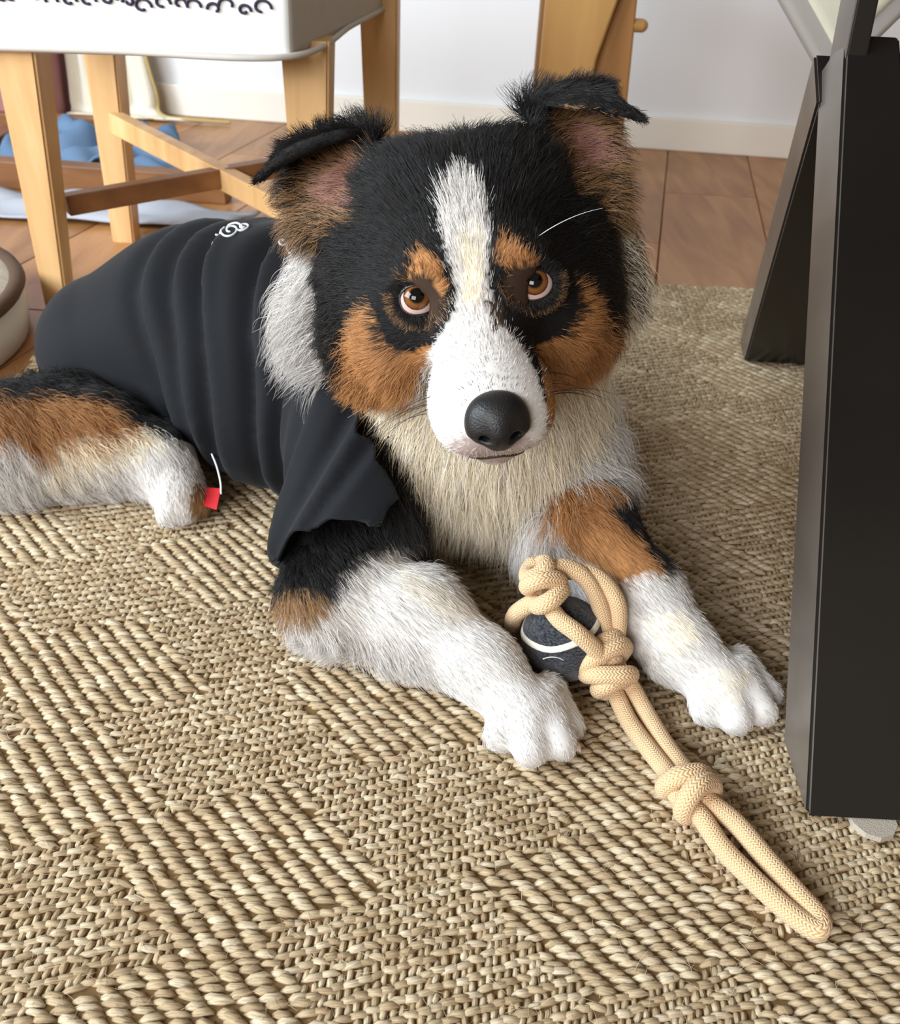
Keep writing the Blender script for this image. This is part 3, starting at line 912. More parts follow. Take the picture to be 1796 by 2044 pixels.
def surface_nets(F, lo, h):
    lo = np.asarray(lo, float)
    S = F < 0
    c = [S[i:F.shape[0]-1+i, j:F.shape[1]-1+j, k:F.shape[2]-1+k] for i in (0, 1) for j in (0, 1) for k in (0, 1)]
    tot = sum(x.astype(np.int8) for x in c)
    act = (tot > 0) & (tot < 8)
    idx = np.argwhere(act)
    vid = np.full(act.shape, -1, np.int32)
    vid[tuple(idx.T)] = np.arange(len(idx))
    acc = np.zeros((len(idx), 3)); cnt = np.zeros(len(idx))
    offs = [np.array((i, j, k)) for i in (0, 1) for j in (0, 1) for k in (0, 1)]
    for a in range(8):
        for b in range(a+1, 8):
            if np.abs(offs[a]-offs[b]).sum() != 1: continue
            fa = F[tuple((idx+offs[a]).T)]; fb = F[tuple((idx+offs[b]).T)]
            m = (fa < 0) != (fb < 0)
            t = np.where(m, fa/np.where(m, fa-fb, 1), 0)
            pt = offs[a]+(offs[b]-offs[a])*t[:, None]
            acc += pt*m[:, None]; cnt += m
    V = lo+(idx+acc/cnt[:, None])*h
    quads = []
    for axis in range(3):
        o1, o2 = [(1, 2), (2, 0), (0, 1)][axis]
        s0 = [slice(None)]*3; s1 = [slice(None)]*3
        s0[axis] = slice(0, -1); s1[axis] = slice(1, None)
        A, B = S[tuple(s0)], S[tuple(s1)]
        e = np.argwhere(A != B)
        ok = (e[:, o1] > 0) & (e[:, o2] > 0) & (e[:, o1] < F.shape[o1]-1) & (e[:, o2] < F.shape[o2]-1)
        e = e[ok]
        def cell(d1, d2):
            q = e.copy(); q[:, o1] += d1; q[:, o2] += d2
            return vid[tuple(q.T)]
        Q = np.stack([cell(-1, -1), cell(0, -1), cell(0, 0), cell(-1, 0)], 1)
        inside = S[tuple(e.T)]
        Q[~inside] = Q[~inside][:, ::-1]
        quads.append(Q)
    return V, np.vstack(quads)
def laplace(V, Q, it=2, lam=0.5):
    n = len(V)
    E = np.vstack([Q[:, [0, 1]], Q[:, [1, 2]], Q[:, [2, 3]], Q[:, [3, 0]]])
    for _ in range(it):
        s = np.zeros_like(V); c = np.zeros(n)
        for k in range(3):
            s[:, k] = np.bincount(E[:, 0], V[E[:, 1], k], n)+np.bincount(E[:, 1], V[E[:, 0], k], n)
        c = np.bincount(E[:, 0], minlength=n)+np.bincount(E[:, 1], minlength=n)
        V = V+lam*(s/np.maximum(c, 1)[:, None]-V)
    return V
def vnormals(V, Q):
    a = V[Q[:, 2]]-V[Q[:, 0]]; b = V[Q[:, 3]]-V[Q[:, 1]]
    fn = np.cross(a, b)
    N = np.zeros_like(V)
    for j in range(4):
        for k in range(3):
            N[:, k] += np.bincount(Q[:, j], fn[:, k], len(V))
    return N/(np.linalg.norm(N, axis=1)[:, None]+1e-12)

# ---- head frame: origin between the eyes, x to the right of the picture, y along the muzzle, z up
EM = np.array((0.0079,0.5121,0.2874)); HX = np.array((0.9840,0.1023,0.1461)); HY = np.array((0.1244,-0.9807,-0.1511)); HZ = np.array((-0.1278,-0.1669,0.9777))
HR = np.stack([HX, HY, HZ], 1)
def H(x, y, z): return EM+HX*x+HY*y+HZ*z
def to_head(p): return (p-EM) @ HR
I3 = np.eye(3)
def patch(rows, nu=22, nv=22):
    """smooth sheet through a 3 x 3 net of points"""
    R = np.array(rows, float)
    def lag(t): return np.stack([2*(t-.5)*(t-1), -4*t*(t-1), 2*t*(t-.5)], -1)
    u = lag(np.linspace(0, 1, nu)); v = lag(np.linspace(0, 1, nv))
    return np.einsum('ui,vj,ijk->uvk', u, v, R).reshape(-1, 3)

EAR_L = [[(-0.0591,0.5599,0.3242), (-0.0762,0.5634,0.3083), (-0.1024,0.5721,0.2946)],
         [(-0.0599,0.5789,0.3391), (-0.0879,0.6002,0.3225), (-0.1160,0.5986,0.3097)],
         [(-0.0639,0.6029,0.3542), (-0.0929,0.6116,0.3492), (-0.1195,0.6093,0.3390)]]
FLAP_L = [EAR_L[2],
          [(-0.0779,0.5857,0.3541), (-0.1021,0.5814,0.3479), (-0.1245,0.5831,0.3364)],
          [(-0.1172,0.5713,0.3405), (-0.1251,0.5695,0.3345), (-0.1344,0.5704,0.3271)]]
EAR_R = [[(0.0471,0.5748,0.3455), (0.0707,0.5812,0.3250), (0.0951,0.5917,0.3104)],
         [(0.0421,0.5939,0.3589), (0.0714,0.6230,0.3480), (0.0989,0.6203,0.3372)],
         [(0.0354,0.6146,0.3710), (0.0618,0.6325,0.3791), (0.0866,0.6366,0.3814)]]
FLAP_R = [EAR_R[2],
          [(0.0455,0.6010,0.3760), (0.0705,0.6039,0.3801), (0.0956,0.6116,0.3771)],
          [(0.0781,0.5966,0.3766), (0.0942,0.5971,0.3738), (0.1099,0.6009,0.3706)]]
earL, flapL, earR, flapR = patch(EAR_L), patch(FLAP_L), patch(EAR_R), patch(FLAP_R)

HEAD = [Prim('ell', .02, H(0, -.055, .005), HR, (.062, .072, .047)),
        Prim('ell', .02, H(0, -.012, -.004), HR, (.044, .040, .034)),
        Prim('ell', .02, H(-.034, -.072, .032), HR, (.031, .036, .022)), Prim('ell', .02, H(.034, -.072, .032), HR, (.031, .036, .022)),
        Prim('ell', .012, H(-.024, -.004, .020), HR, (.018, .020, .013)),
        Prim('ell', .012, H(.024, -.004, .020), HR, (.018, .020, .013)),
        Prim('ell', .025, H(-.050, -.038, -.038), HR, (.036, .046, .042)),
        Prim('ell', .025, H(.050, -.038, -.038), HR, (.036, .046, .042)),
        Prim('ell', .015, H(-.058, -.064, -.026), HR, (.034, .034, .050)), Prim('ell', .015, H(.058, -.064, -.026), HR, (.034, .034, .050)),
        Prim('ell', .015, H(-.066, -.056, -.062), HR, (.036, .030, .044)), Prim('ell', .015, H(.066, -.056, -.062), HR, (.034, .030, .044)),
        Prim('cone', .018, H(0, .000, -.025), H(0, .072, -.033), .031, .022),
        Prim('ell', .014, H(-.014, .060, -.041), HR, (.0235, .038, .0235)),
        Prim('ell', .014, H(.014, .060, -.041), HR, (.0235, .038, .0235)),
        Prim('cone', .014, H(0, .005, -.060), H(0, .068, -.065), .024, .014)]
EARS = [Prim('pts', .006, earL, .0036), Prim('pts', .006, flapL, .0032), Prim('pts', .006, earR, .0036), Prim('pts', .006, flapR, .0032)]
CHEST = (.022, .685, .118)
NECK = [Prim('cone', .04, H(0, -.07, -.02), CHEST, .066, .080), Prim('ell', .03, H(0, -.098, -.052), HR, (.122, .040, .088)), Prim('ell', .04, (.015, .640, .13), I3, (.083, .060, .095))]
TORSO = [Prim('ell', .05, CHEST, I3, (.080, .080, .100)),
         Prim('cone', .05, (.0, .70, .115), (-.17, .80, .098), .076, .078),
         Prim('cone', .05, (-.17, .80, .098), (-.265, .85, .088), .078, .074),
         Prim('cone', .05, (-.265, .85, .088), (-.355, .850, .064), .074, .056)]
ELB_L, ELB_R = (-0.0826,0.5075,0.0460), (0.1106,0.5791,0.0550)
SHO_L, SHO_R = (-.062, .655, .115), (.078, .690, .105)
LEG_L = [Prim('cone', .03, SHO_L, ELB_L, .050, .038),
         Prim('cone', .02, ELB_L, (-0.0194,0.4903,0.0380), .036, .033),
         Prim('cone', .02, (-0.0194,0.4903,0.0380), (0.0298,0.4523,0.0300), .034, .025),
         Prim('cone', .015, (0.0298,0.4523,0.0300), (0.0600,0.4208,0.0200), .025, .020)]
LEG_L += [Prim('cone', .005, (0.0506,0.4318,0.0200), (0.0430,0.4069,0.0120), .017, .0125),
          Prim('cone', .004, (0.0583,0.4258,0.0220), (0.0623,0.3944,0.0130), .017, .0130),
          Prim('cone', .004, (0.0700,0.4289,0.0220), (0.0830,0.4000,0.0130), .016, .0120),
          Prim('cone', .004, (0.0755,0.4426,0.0180), (0.0916,0.4182,0.0110), .014, .0105)]
LEG_R = [Prim('cone', .03, SHO_R, ELB_R, .046, .040),
         Prim('cone', .02, ELB_R, (0.1502,0.5244,0.0400), .040, .032),
         Prim('cone', .02, (0.1502,0.5244,0.0400), (0.1748,0.4858,0.0280), .031, .025),
         Prim('cone', .015, (0.1748,0.4858,0.0280), (0.2021,0.4570,0.0200), .025, .020)]
LEG_R += [Prim('cone', .004, (0.1931,0.4665,0.0200), (0.1909,0.4390,0.0120), .017, .0125),
          Prim('cone', .004, (0.2011,0.4625,0.0220), (0.2091,0.4318,0.0130), .017, .0130),
          Prim('cone', .004, (0.2129,0.4659,0.0220), (0.2297,0.4398,0.0130), .016, .0120),
          Prim('cone', .004, (0.2210,0.4808,0.0180), (0.2406,0.4599,0.0110), .014, .0105)]
HIND = [Prim('cone', .04, (-.36, .78, .050), (-0.4153,0.6890,0.0460), .040, .046),
        Prim('cone', .03, (-0.4464,0.6858,0.0460), (-0.3377,0.7049,0.0440), .046, .040),
        Prim('cone', .03, (-0.3377,0.7049,0.0440), (-0.2737,0.6928,0.0360), .040, .029),
        Prim('cone', .02, (-0.2750,0.6971,0.0360), (-0.2485,0.6581,0.0240), .029, .022),
        Prim('cone', .008, (-0.2546,0.6677,0.0200), (-0.2540,0.6428,0.0120), .018, .012),
        Prim('cone', .008, (-0.2500,0.6681,0.0200), (-0.2395,0.6465,0.0120), .018, .012),
        Prim('cone', .008, (-0.2467,0.6726,0.0200), (-0.2295,0.6571,0.0120), .016, .011)]
BODY = TORSO+NECK+HEAD+LEG_L+LEG_R+HIND+EARS
EYES = [H(-.0352, .0065, .001), H(.0352, .0065, .001)]
EYE_R = .0128

LO, HI, GH = (-.56, .36, -.008), (.30, 1.0, .44), .0034
F, ax = grid_field(BODY, LO, HI, GH)
for e in EYES:                                     # eye sockets
    i0 = np.floor((e-.03-np.array(LO))/GH).astype(int); i1 = i0+int(.06/GH)
    sl = tuple(slice(i0[k], i1[k]) for k in range(3))
    X, Y, Z = np.meshgrid(*[ax[k][sl[k]] for k in range(3)], indexing='ij')
    d = np.linalg.norm(np.stack([X, Y, Z], -1)-e, axis=-1)-(EYE_R-.0006)
    F[sl] = np.maximum(F[sl], -d)
Zg = ax[2][None, None, :]
F = np.maximum(F, (.001-Zg))                       # rests flat on the rug
BV, BQ = surface_nets(F, LO, GH)
BV = laplace(BV, BQ, 2, .5)
BN = vnormals(BV, BQ)
print('body', len(BV), time.time()-T0)

# ---- coat pattern: a map seen from in front of the face, fixed to the dog
MO = np.array((0, 0, .48)); MF = np.array((0,0.8192,-0.5736)); MR = np.array((0.9986,0.0300,0.0429)); MU = np.array((-0.0523,0.5728,0.8180))
def cmap(p):
    v = p-MO
    d = v @ MF
    return np.stack([898+1750*(v @ MR)/d, 1022-1750*(v @ MU)/d], -1)
def inpoly(uv, poly, soft=0.0, r=None):
    """1 inside the outline; soft jitters the border by that much"""
    q = uv if not soft else uv+r.normal(0, soft, uv.shape)
    x, y = q[:, 0], q[:, 1]
    P = np.array(poly, float)
    ins = np.zeros(len(q), bool)
    j = len(P)-1
    for i in range(len(P)):
        xi, yi, xj, yj = P[i, 0], P[i, 1], P[j, 0], P[j, 1]
        c = ((yi > y) != (yj > y)) & (x < (xj-xi)*(y-yi)/(yj-yi+1e-9)+xi)
        ins ^= c
        j = i
    return ins
BLACK, TAN, WHITE, CREAM = srgb(26, 24, 24), srgb(182, 129, 80), srgb(226, 221, 216), srgb(252, 238, 210)
DKBROWN, PINK, GREY, OCHRE = srgb(66, 50, 40), srgb(178, 130, 118), srgb(160, 156, 154), srgb(158, 122, 84)
PAT = {
 'blaze': [(912,342),(948,362),(972,410),(978,470),(974,540),(980,600),(1000,645),(1042,690),(1072,745),(1092,820),(1094,930),(1040,985),(900,985),(850,900),(832,820),(838,760),(856,705),(886,660),(908,620),(912,585),(898,525),(878,455),(880,390)],
 'cheekL': [(738,600),(752,648),(772,688),(812,706),(866,690),(846,760),(838,800),(800,778),(745,806),(706,832),(694,760),(690,680),(712,630)],
 'cheekR': [(1150,548),(1186,596),(1216,672),(1220,790),(1206,812),(1160,800),(1112,798),(1110,850),(1092,900),(1094,820),(1086,760),(1068,690),(1130,668),(1156,618)],  # strip beside the muzzle paints the shadowed mouth edge in tan
 'creamL': [(706,832),(745,806),(800,778),(838,800),(850,900),(900,985),(900,1100),(600,1100),(640,900)],
 'creamR': [(1092,900),(1110,850),(1112,798),(1160,800),(1206,812),(1225,830),(1280,1100),(1000,1100),(1040,985)],
 'browL': [(845,494),(872,516),(890,565),(886,600),(866,590),(838,566),(814,548),(824,512)],
 'browR': [(996,470),(1030,486),(1076,520),(1040,530),(1008,545),(990,520)],
 'eyeL': [(792,552),(850,545),(886,590),(890,640),(860,662),(812,640),(790,600)],
 'eyeR': [(1005,545),(1050,525),(1098,545),(1108,590),(1080,620),(1030,625),(1004,600)],
 'conchaL': [(742,300),(742,420),(690,470),(600,500),(576,420),(590,350),(640,310),(700,290)],
 'conchaR': [(1072,240),(1130,210),(1200,225),(1246,250),(1246,400),(1250,470),(1180,430),(1100,350)],
 'pinkL': [(728,320),(735,400),(690,430),(640,390),(640,350),(690,325)],
 'pinkR': [(1110,270),(1160,240),(1205,265),(1210,320),(1170,350),(1130,330)],
}
def coat(p, n, part, r, soft=5.0):
    """coat colour (linear rgb) for points p; part: 0 head 1 ear 2 neck/chest 3 left leg 4 right leg 5 hind"""
    N = len(p)
    uv = cmap(p)
    j = uv+r.normal(0, soft, uv.shape)
    C = np.tile(np.array(BLACK), (N, 1))
    hd = part == 0
    def put(mask, col, mixv=1.0):
        m = np.asarray(mask)
        C[m] = C[m]*(1-mixv)+np.array(col)*mixv
    for nm, col in (('creamL', CREAM), ('creamR', CREAM), ('cheekL', TAN), ('cheekR', TAN), ('blaze', WHITE), ('browL', TAN), ('browR', TAN)):
        put(hd & inpoly(j, PAT[nm]), col)
    put(hd & (inpoly(j, PAT['eyeL']) | inpoly(j, PAT['eyeR'])) & (r.random(N) < .55), DKBROWN)
    put(hd & (inpoly(j, PAT['eyeL']) | inpoly(j, PAT['eyeR'])) & (r.random(N) < .16), OCHRE)
    # ticking: tan lower rims of the eyes
    for cx, cy in ((838, 600), (1058, 572)):
        q = (j-np.array([cx, cy]))
        rad = np.hypot(q[:, 0]*1.0, q[:, 1]*.95)
        put(hd & (rad > 44) & (rad < 58) & (q[:, 1] > -8) & (r.random(N) < .35), OCHRE)
    # cream middle of the blaze, grey bridge
    put(hd & inpoly(j, [(918,470),(962,470),(962,600),(930,620)]) & (r.random(N) < .55), CREAM)
    put(hd & inpoly(j, [(965,600),(1000,600),(1010,650),(985,665)]) & (r.random(N) < .5), DKBROWN)
    put(hd & inpoly(j, [(955,725),(1005,725),(1030,790),(935,790)]) & (r.random(N) < .35), GREY)
    put(hd & inpoly(j, [(905,872),(1060,872),(1070,905),(1010,925),(940,925),(890,900)]) & (r.random(N) < .5), srgb(150, 112, 102), .6)
    put(hd & inpoly(j, [(935,755),(1000,750),(1035,765),(1040,800),(925,800)]) & (r.random(N) < .42), DKBROWN)
    # ears
    er = part == 1
    for nm, pk in (('conchaL', 'pinkL'), ('conchaR', 'pinkR')):
        put(er & inpoly(j, PAT[nm]), OCHRE)
        put(er & inpoly(j, PAT[nm]) & (r.random(N) < .35), BLACK)
        put(er & inpoly(j, PAT[pk]) & (r.random(N) < .66), PINK)
    # neck and chest: black on top, white collar at the left, cream apron in front
    nk = part == 2
    jx, jy = j[:, 0], j[:, 1]
    put(nk, CREAM)
    put(nk & (r.random(N) < .2), WHITE)
    put(nk & (jx < 700) & (jy < 900), WHITE)
    put(nk & (jx < 700) & (jy < 900) & (r.random(N) < .18), GREY)
    put(nk & (jx > 1225) & (r.random(N) < .5) & (jy < 900), BLACK)
    put(nk & inpoly(j, [(640,860),(690,880),(770,940),(815,1010),(835,1130),(640,1130),(600,960)]) & (r.random(N) < .85), BLACK)
    put(nk & (p[:, 2] > .30) & (np.abs(jx-930) < 240), BLACK)
    put(nk & inpoly(j, [(800,1000),(960,1040),(960,1140),(780,1140)]) & (r.random(N) < .5), GREY)
    # left foreleg: black sleeve patch with a brown fringe, then white
    ll = part == 3
    put(ll, WHITE)
    put(ll & (j[:, 1] < 1050), BLACK)
    put(ll & inpoly(j, [(540,1000),(800,1000),(760,1090),(715,1110),(676,1150),(660,1195),(600,1215),(540,1200)]), BLACK)
    put(ll & inpoly(j, [(540,1165),(640,1180),(665,1200),(620,1232),(560,1225)]), OCHRE)
    put(ll & inpoly(j, [(780,1120),(900,1180),(960,1230),(900,1240),(800,1180)]), CREAM, .35)
    # right foreleg
    lr = part == 4
    put(lr, WHITE)
    put(lr & inpoly(j, [(1090,950),(1400,950),(1320,1150),(1300,1135),(1225,1165),(1180,1125),(1120,1090)]), TAN)
    put(lr & inpoly(j, [(1195,950),(1400,950),(1330,1150),(1305,1120),(1265,1060),(1215,1020)]), BLACK)
    put(lr & inpoly(j, [(1280,1240),(1360,1215),(1400,1270),(1330,1310)]), CREAM, .6)
    put(lr & inpoly(j, [(1390,1330),(1500,1340),(1470,1420),(1380,1400)]), CREAM, .4)
    # hind leg
    hl = part == 5
    put(hl, WHITE)
    put(hl & inpoly(j, [(-200,700),(180,740),(230,800),(290,860),(200,900),(60,905),(30,870),(-200,880)]), np.array(TAN)*.9)
    put(hl & (j[:, 1] < 790), BLACK)
    put(hl & inpoly(j, [(60,730),(240,740),(420,860),(425,905),(340,870),(250,840),(200,800),(110,790)]), BLACK)
    put(hl & inpoly(j, [(110,880),(290,850),(330,880),(200,930),(120,960),(60,950)]) & (r.random(N) < .6), CREAM)
    put(hl & inpoly(j, [(385,965),(450,960),(430,1060),(375,1020)]), OCHRE)
    return C
class Calm:
    """no random mottling: the skin under the fur"""
    def normal(s, a, b, sh): return np.zeros(sh)
    def random(s, n): return np.full(n, .49)
PARTS = [HEAD, EARS, NECK+TORSO, LEG_L, LEG_R, HIND]
def part_of(p):
    D_ = np.stack([np.min(np.stack([q.near(p) if q.kind == 'pts' else q.d(p) for q in g], 0), 0) for g in PARTS], 0)
    D_[1] -= .0015
    return D_.argmin(0), D_
vpart, vD = part_of(BV.astype(np.float32))
dog = empty('dog', (-.1, .68, 0))
tag(dog, 'black, white and tan long-haired dog in a dark shirt lying on the rug', 'dog')
DO = np.array((-.1, .68, 0))
m_skin, nt, N_, L_, B_ = mat_new('dog_skin')
at = N_.new('ShaderNodeAttribute'); at.attribute_name = 'coat'
L_.new(at.outputs['Color'], B_.inputs['Base Color']); B_.inputs['Roughness'].default_value = .8; B_.inputs['Specular IOR Level'].default_value = .15
body = np_mesh('body', BV-DO, BQ, m_skin, dog)
vcol(body.data, 'coat', coat(BV, BN, vpart, Calm(), soft=0.0)*.85)


# ---- shirt: the trunk and upper arm grown outwards with folds, clipped at neck and sleeve
def clip_mesh(V, Q, g):
    """cut a quad mesh at g = 0 and keep g < 0; returns triangles/quads as triangles"""
    T = np.vstack([Q[:, [0, 1, 2]], Q[:, [0, 2, 3]]])
    gi = g[T] < 0
    keep = T[gi.all(1)]
    cut = T[gi.any(1) & ~gi.all(1)]
    Vl = [tuple(v) for v in V]
    cache = {}
    def mid(a, b):
        k = (min(a, b), max(a, b))
        if k not in cache:
            t = g[a]/(g[a]-g[b])
            cache[k] = len(Vl)
            Vl.append(tuple(V[a]+(V[b]-V[a])*t))
        return cache[k]
    new = []
    for tri in cut:
        tri = [int(x) for x in tri]
        ins = [g[x] < 0 for x in tri]
        k = ins.index(True) if sum(ins) == 1 else ins.index(False)
        a, b, c = tri[k], tri[(k+1) % 3], tri[(k+2) % 3]
        ab, ac = mid(a, b), mid(a, c)
        if sum(ins) == 1: new.append((a, ab, ac))
        else: new.append((ab, b, c)); new.append((ab, c, ac))
    V2 = np.array(Vl); T2 = np.vstack([keep, np.array(new, int)]) if new else keep
    used = np.unique(T2)
    rm = np.full(len(V2), -1); rm[used] = np.arange(len(used))
    return V2[used], rm[T2]
SLEEVE = [Prim('cone', .03, (-.068, .652, .125), (-0.0761,0.4937,0.0360), .068, .064)]
TR = np.array((-.17, .80, .118))
SHIRT = [Prim('ell', .04, CHEST, I3, (.097, .097, .112)),
         Prim('cone', .05, (.0, .70, .125), (-.17, .80, .112), .100, .102),
         Prim('cone', .05, (-.17, .80, .112), (-.265, .85, .100), .102, .098),
         Prim('cone', .04, (-.265, .85, .100), (-.360, .845, .075), .098, .080),
         Prim('cone', .04, (-.06, .675, .070), (-.20, .745, .066), .070, .066)]+SLEEVE
SH = .0042
SF, sax = grid_field(SHIRT, (-.54, .50, -.004), (.16, 1.0, .27), SH)
X, Y, Z = np.meshgrid(*sax, indexing='ij')
AXD = np.array((.866, -.5, 0)); AXN = np.array((-.5, -.866, 0))
s_ = X*AXD[0]+Y*AXD[1]; w_ = X*AXN[0]+Y*AXN[1]+.61     # along the trunk (head positive), towards the camera side
fold = np.zeros_like(SF)
def crease(s0, slant, wid, dep, z0=.13, z1=.05, bend=0.0):
    u = s_-(s0-.55*slant*(Z-.13)-bend*(Z-.13)**2)
    a = np.clip((Z-.0)/.05, 0, 1)
    dep = dep*1.5
    return (dep*np.exp(-(u/wid)**2)-.45*dep*np.exp(-((u-1.9*wid)/wid)**2))*a
for a in ((-.455, .30, .0085, .0060, 0, 0, 1.5), (-.495, .55, .010, .0095, 0, 0, 2.2), (-.545, .70, .009, .0080, 0, 0, 3.0), (-.40, .10, .007, .0045, 0, 0, 1.0),
          (-.585, .85, .010, .0060, 0, 0, 2.0), (-.36, -.05, .008, .0060, 0, 0, 2.0), (-.335, -.10, .006, .0035, 0, 0, 2.0), (-.63, 1.0, .012, .0060, 0, 0, 1.0)):
    fold += crease(*a)
fold += .0022*np.sin(38*s_+9*Z+3*np.sin(20*Z))*np.sin(17*w_+4*s_)
# drapes of the sleeve
ex = (X+.075); ey = (Y-.60)
slv = np.exp(-((X+.085)**2+(Y-.585)**2+(Z-.075)**2)/.05**2)
fold += slv*.0020*np.sin(150*(Z*.8+.5*Y+.25*X)+2*np.sin(40*X))
SF = SF+fold
SV, SQ = surface_nets(SF, (-.54, .50, -.004), SH)
SV = laplace(SV, SQ, 2, .5)
NECK_P, NECK_N = np.array((-.038, .647, .15)), np.array((.72, -.42, .72))
NECK_N /= np.linalg.norm(NECK_N)
HEM_P = np.array((-0.1338,0.5473,0.0300)); HEM_Q = np.array((-0.0501,0.5267,0.0850))
HEM_N = np.cross(HEM_Q-HEM_P, HEM_P-np.array((.05, -.1, .55))); HEM_N /= np.linalg.norm(HEM_N)
if HEM_N[2] > 0: HEM_N = -HEM_N
HEM_T = (HEM_Q-HEM_P)/np.linalg.norm(HEM_Q-HEM_P); HEM_LEN = np.linalg.norm(HEM_Q-HEM_P)
SLV_C = np.array((-0.0786,0.5357,0.0750))
def shirt_g(p):
    g1 = (p-NECK_P) @ NECK_N-.085*np.exp(-((p-SLV_C)**2).sum(1)/.058**2)
    ht = np.clip(((p-HEM_P) @ HEM_T)/HEM_LEN, 0, 1)
    g2 = (p-HEM_P) @ HEM_N+.022*ht*(1-ht)*4*.5
    g3 = .010-p[:, 2]
    g4 = (p-np.array((-.014, .60, 0))) @ np.array((.94, -.34, 0))
    return np.maximum(np.maximum(g1, g2), np.maximum(g3, np.where(p[:, 2] < .12, g4, -1)))
SV, ST = clip_mesh(SV, SQ, shirt_g(SV))
m_shirt, nt, N_, L_, B_ = mat_new('dark_jersey')
tcn = N_.new('ShaderNodeTexCoord')
nz = N_.new('ShaderNodeTexNoise'); nz.inputs['Scale'].default_value = 1400; nz.inputs['Detail'].default_value = 2
L_.new(tcn.outputs['Object'], nz.inputs['Vector'])
bp = N_.new('ShaderNodeBump'); bp.inputs['Strength'].default_value = .25; bp.inputs['Distance'].default_value = .0006
L_.new(nz.outputs['Fac'], bp.inputs['Height']); L_.new(bp.outputs['Normal'], B_.inputs['Normal'])
B_.inputs['Base Color'].default_value = (*srgb(15, 17, 22), 1)
B_.inputs['Roughness'].default_value = .8; B_.inputs['Specular IOR Level'].default_value = .25
B_.inputs['Sheen Weight'].default_value = .06; B_.inputs['Sheen Roughness'].default_value = .5
shirt = np_mesh('shirt', SV-DO, ST, m_shirt, dog)
tag(shirt, 'dark navy short-sleeved dog shirt')
md = shirt.modifiers.new('solid', 'SOLIDIFY'); md.thickness = .0022; md.offset = -1
def under_shirt(p):
    lim = np.where((p[:, 2] > .09) & (p[:, 0] > -.12), -.026, -.006)
    return (field_at(SHIRT, p.astype(np.float32)) < .004) & (shirt_g(p) < lim)
from mathutils.bvhtree import BVHTree
S_BVH = BVHTree.FromPolygons([tuple(v) for v in SV], [tuple(int(i) for i in t) for t in ST])
# stitched hem of the sleeve: two rows of stitches a little above the edge
m_thread = mat_plain('dark_thread', srgb(20, 21, 25), rough=.8)
def ring_on_shirt(p0, nrm, off, n=90):
    """points on the shirt along the plane parallel to the hem"""
    E = np.vstack([ST[:, [0, 1]], ST[:, [1, 2]], ST[:, [2, 0]]])
    h = (SV-p0) @ nrm+off
    m = (h[E[:, 0]] < 0) != (h[E[:, 1]] < 0)
    e = E[m]; t = h[e[:, 0]]/(h[e[:, 0]]-h[e[:, 1]])
    return SV[e[:, 0]]+(SV[e[:, 1]]-SV[e[:, 0]])*t[:, None]
pts = ring_on_shirt(HEM_P, HEM_N, .011)
h_c = np.array((-0.0832,0.5144,0.0550))
pts = pts[np.linalg.norm(pts-h_c, axis=1) < .105]
hb = np.cross(HEM_N, HEM_T)
ang = np.arctan2((pts-h_c) @ hb, (pts-h_c) @ HEM_T)
pts = pts[np.argsort(ang)]
nrm_ = [S_BVH.find_nearest(Vector(q))[1] for q in pts]
for i in range(0, len(pts)-1, 1):
    pass
SW = []
seg = np.linalg.norm(np.diff(pts, axis=0), axis=1)
run = [0]
for i in range(len(seg)):
    if seg[i] < .012: run.append(i+1)
    else:
        if len(run) > 6: SW.append(run)
        run = [i+1]
if len(run) > 6: SW.append(run)
for run in SW:
    q = np.array([pts[i]+np.array(nrm_[i])*.0006 for i in run])
    for _ in range(3): q[1:-1] = .25*q[:-2]+.5*q[1:-1]+.25*q[2:]
    V, Fq, UV = tube(q-DO, .0006, 6)
    np_mesh('hem_stitching', V, Fq, m_thread, shirt)
# white swirl print on the back
m_print = mat_plain('white_print', srgb(228, 230, 232), rough=.7)
def drop(x, y):
    hit = S_BVH.ray_cast(Vector((x, y, .5)), Vector((0, 0, -1)))
    return None if hit[0] is None else np.array(hit[0])+np.array(hit[1])*.0006
def decal(curve, rad):
    pts = [drop(x, y) for x, y in curve]
    pts = [p for p in pts if p is not None]
    if len(pts) < 4: return
    V, Fq, UV = tube(np.array(pts)-DO, rad, 6)
    np_mesh('swirl_print', V, Fq, m_print, shirt)
for cx, cy, r0, turns, sgn, ph in ((-.213, .795, .0105, 1.7, 1, .3), (-.228, .800, .0085, 1.2, -1, 2.0), (-.203, .803, .006, 1.3, 1, 4.0), (-.150, .758, .006, 1.2, 1, 1.0), (-.136, .752, .005, 1.1, -1, 3.0), (-.122, .742, .006, 1.3, 1, .4), (-.160, .764, .004, 1.0, -1, .4)):
    t = np.linspace(0, 1, 44)
    rr = r0*(1-.8*t); aa = ph+sgn*turns*2*np.pi*t
    decal(np.stack([cx+rr*np.cos(aa), cy+1.5*rr*np.sin(aa)], 1), .0010)
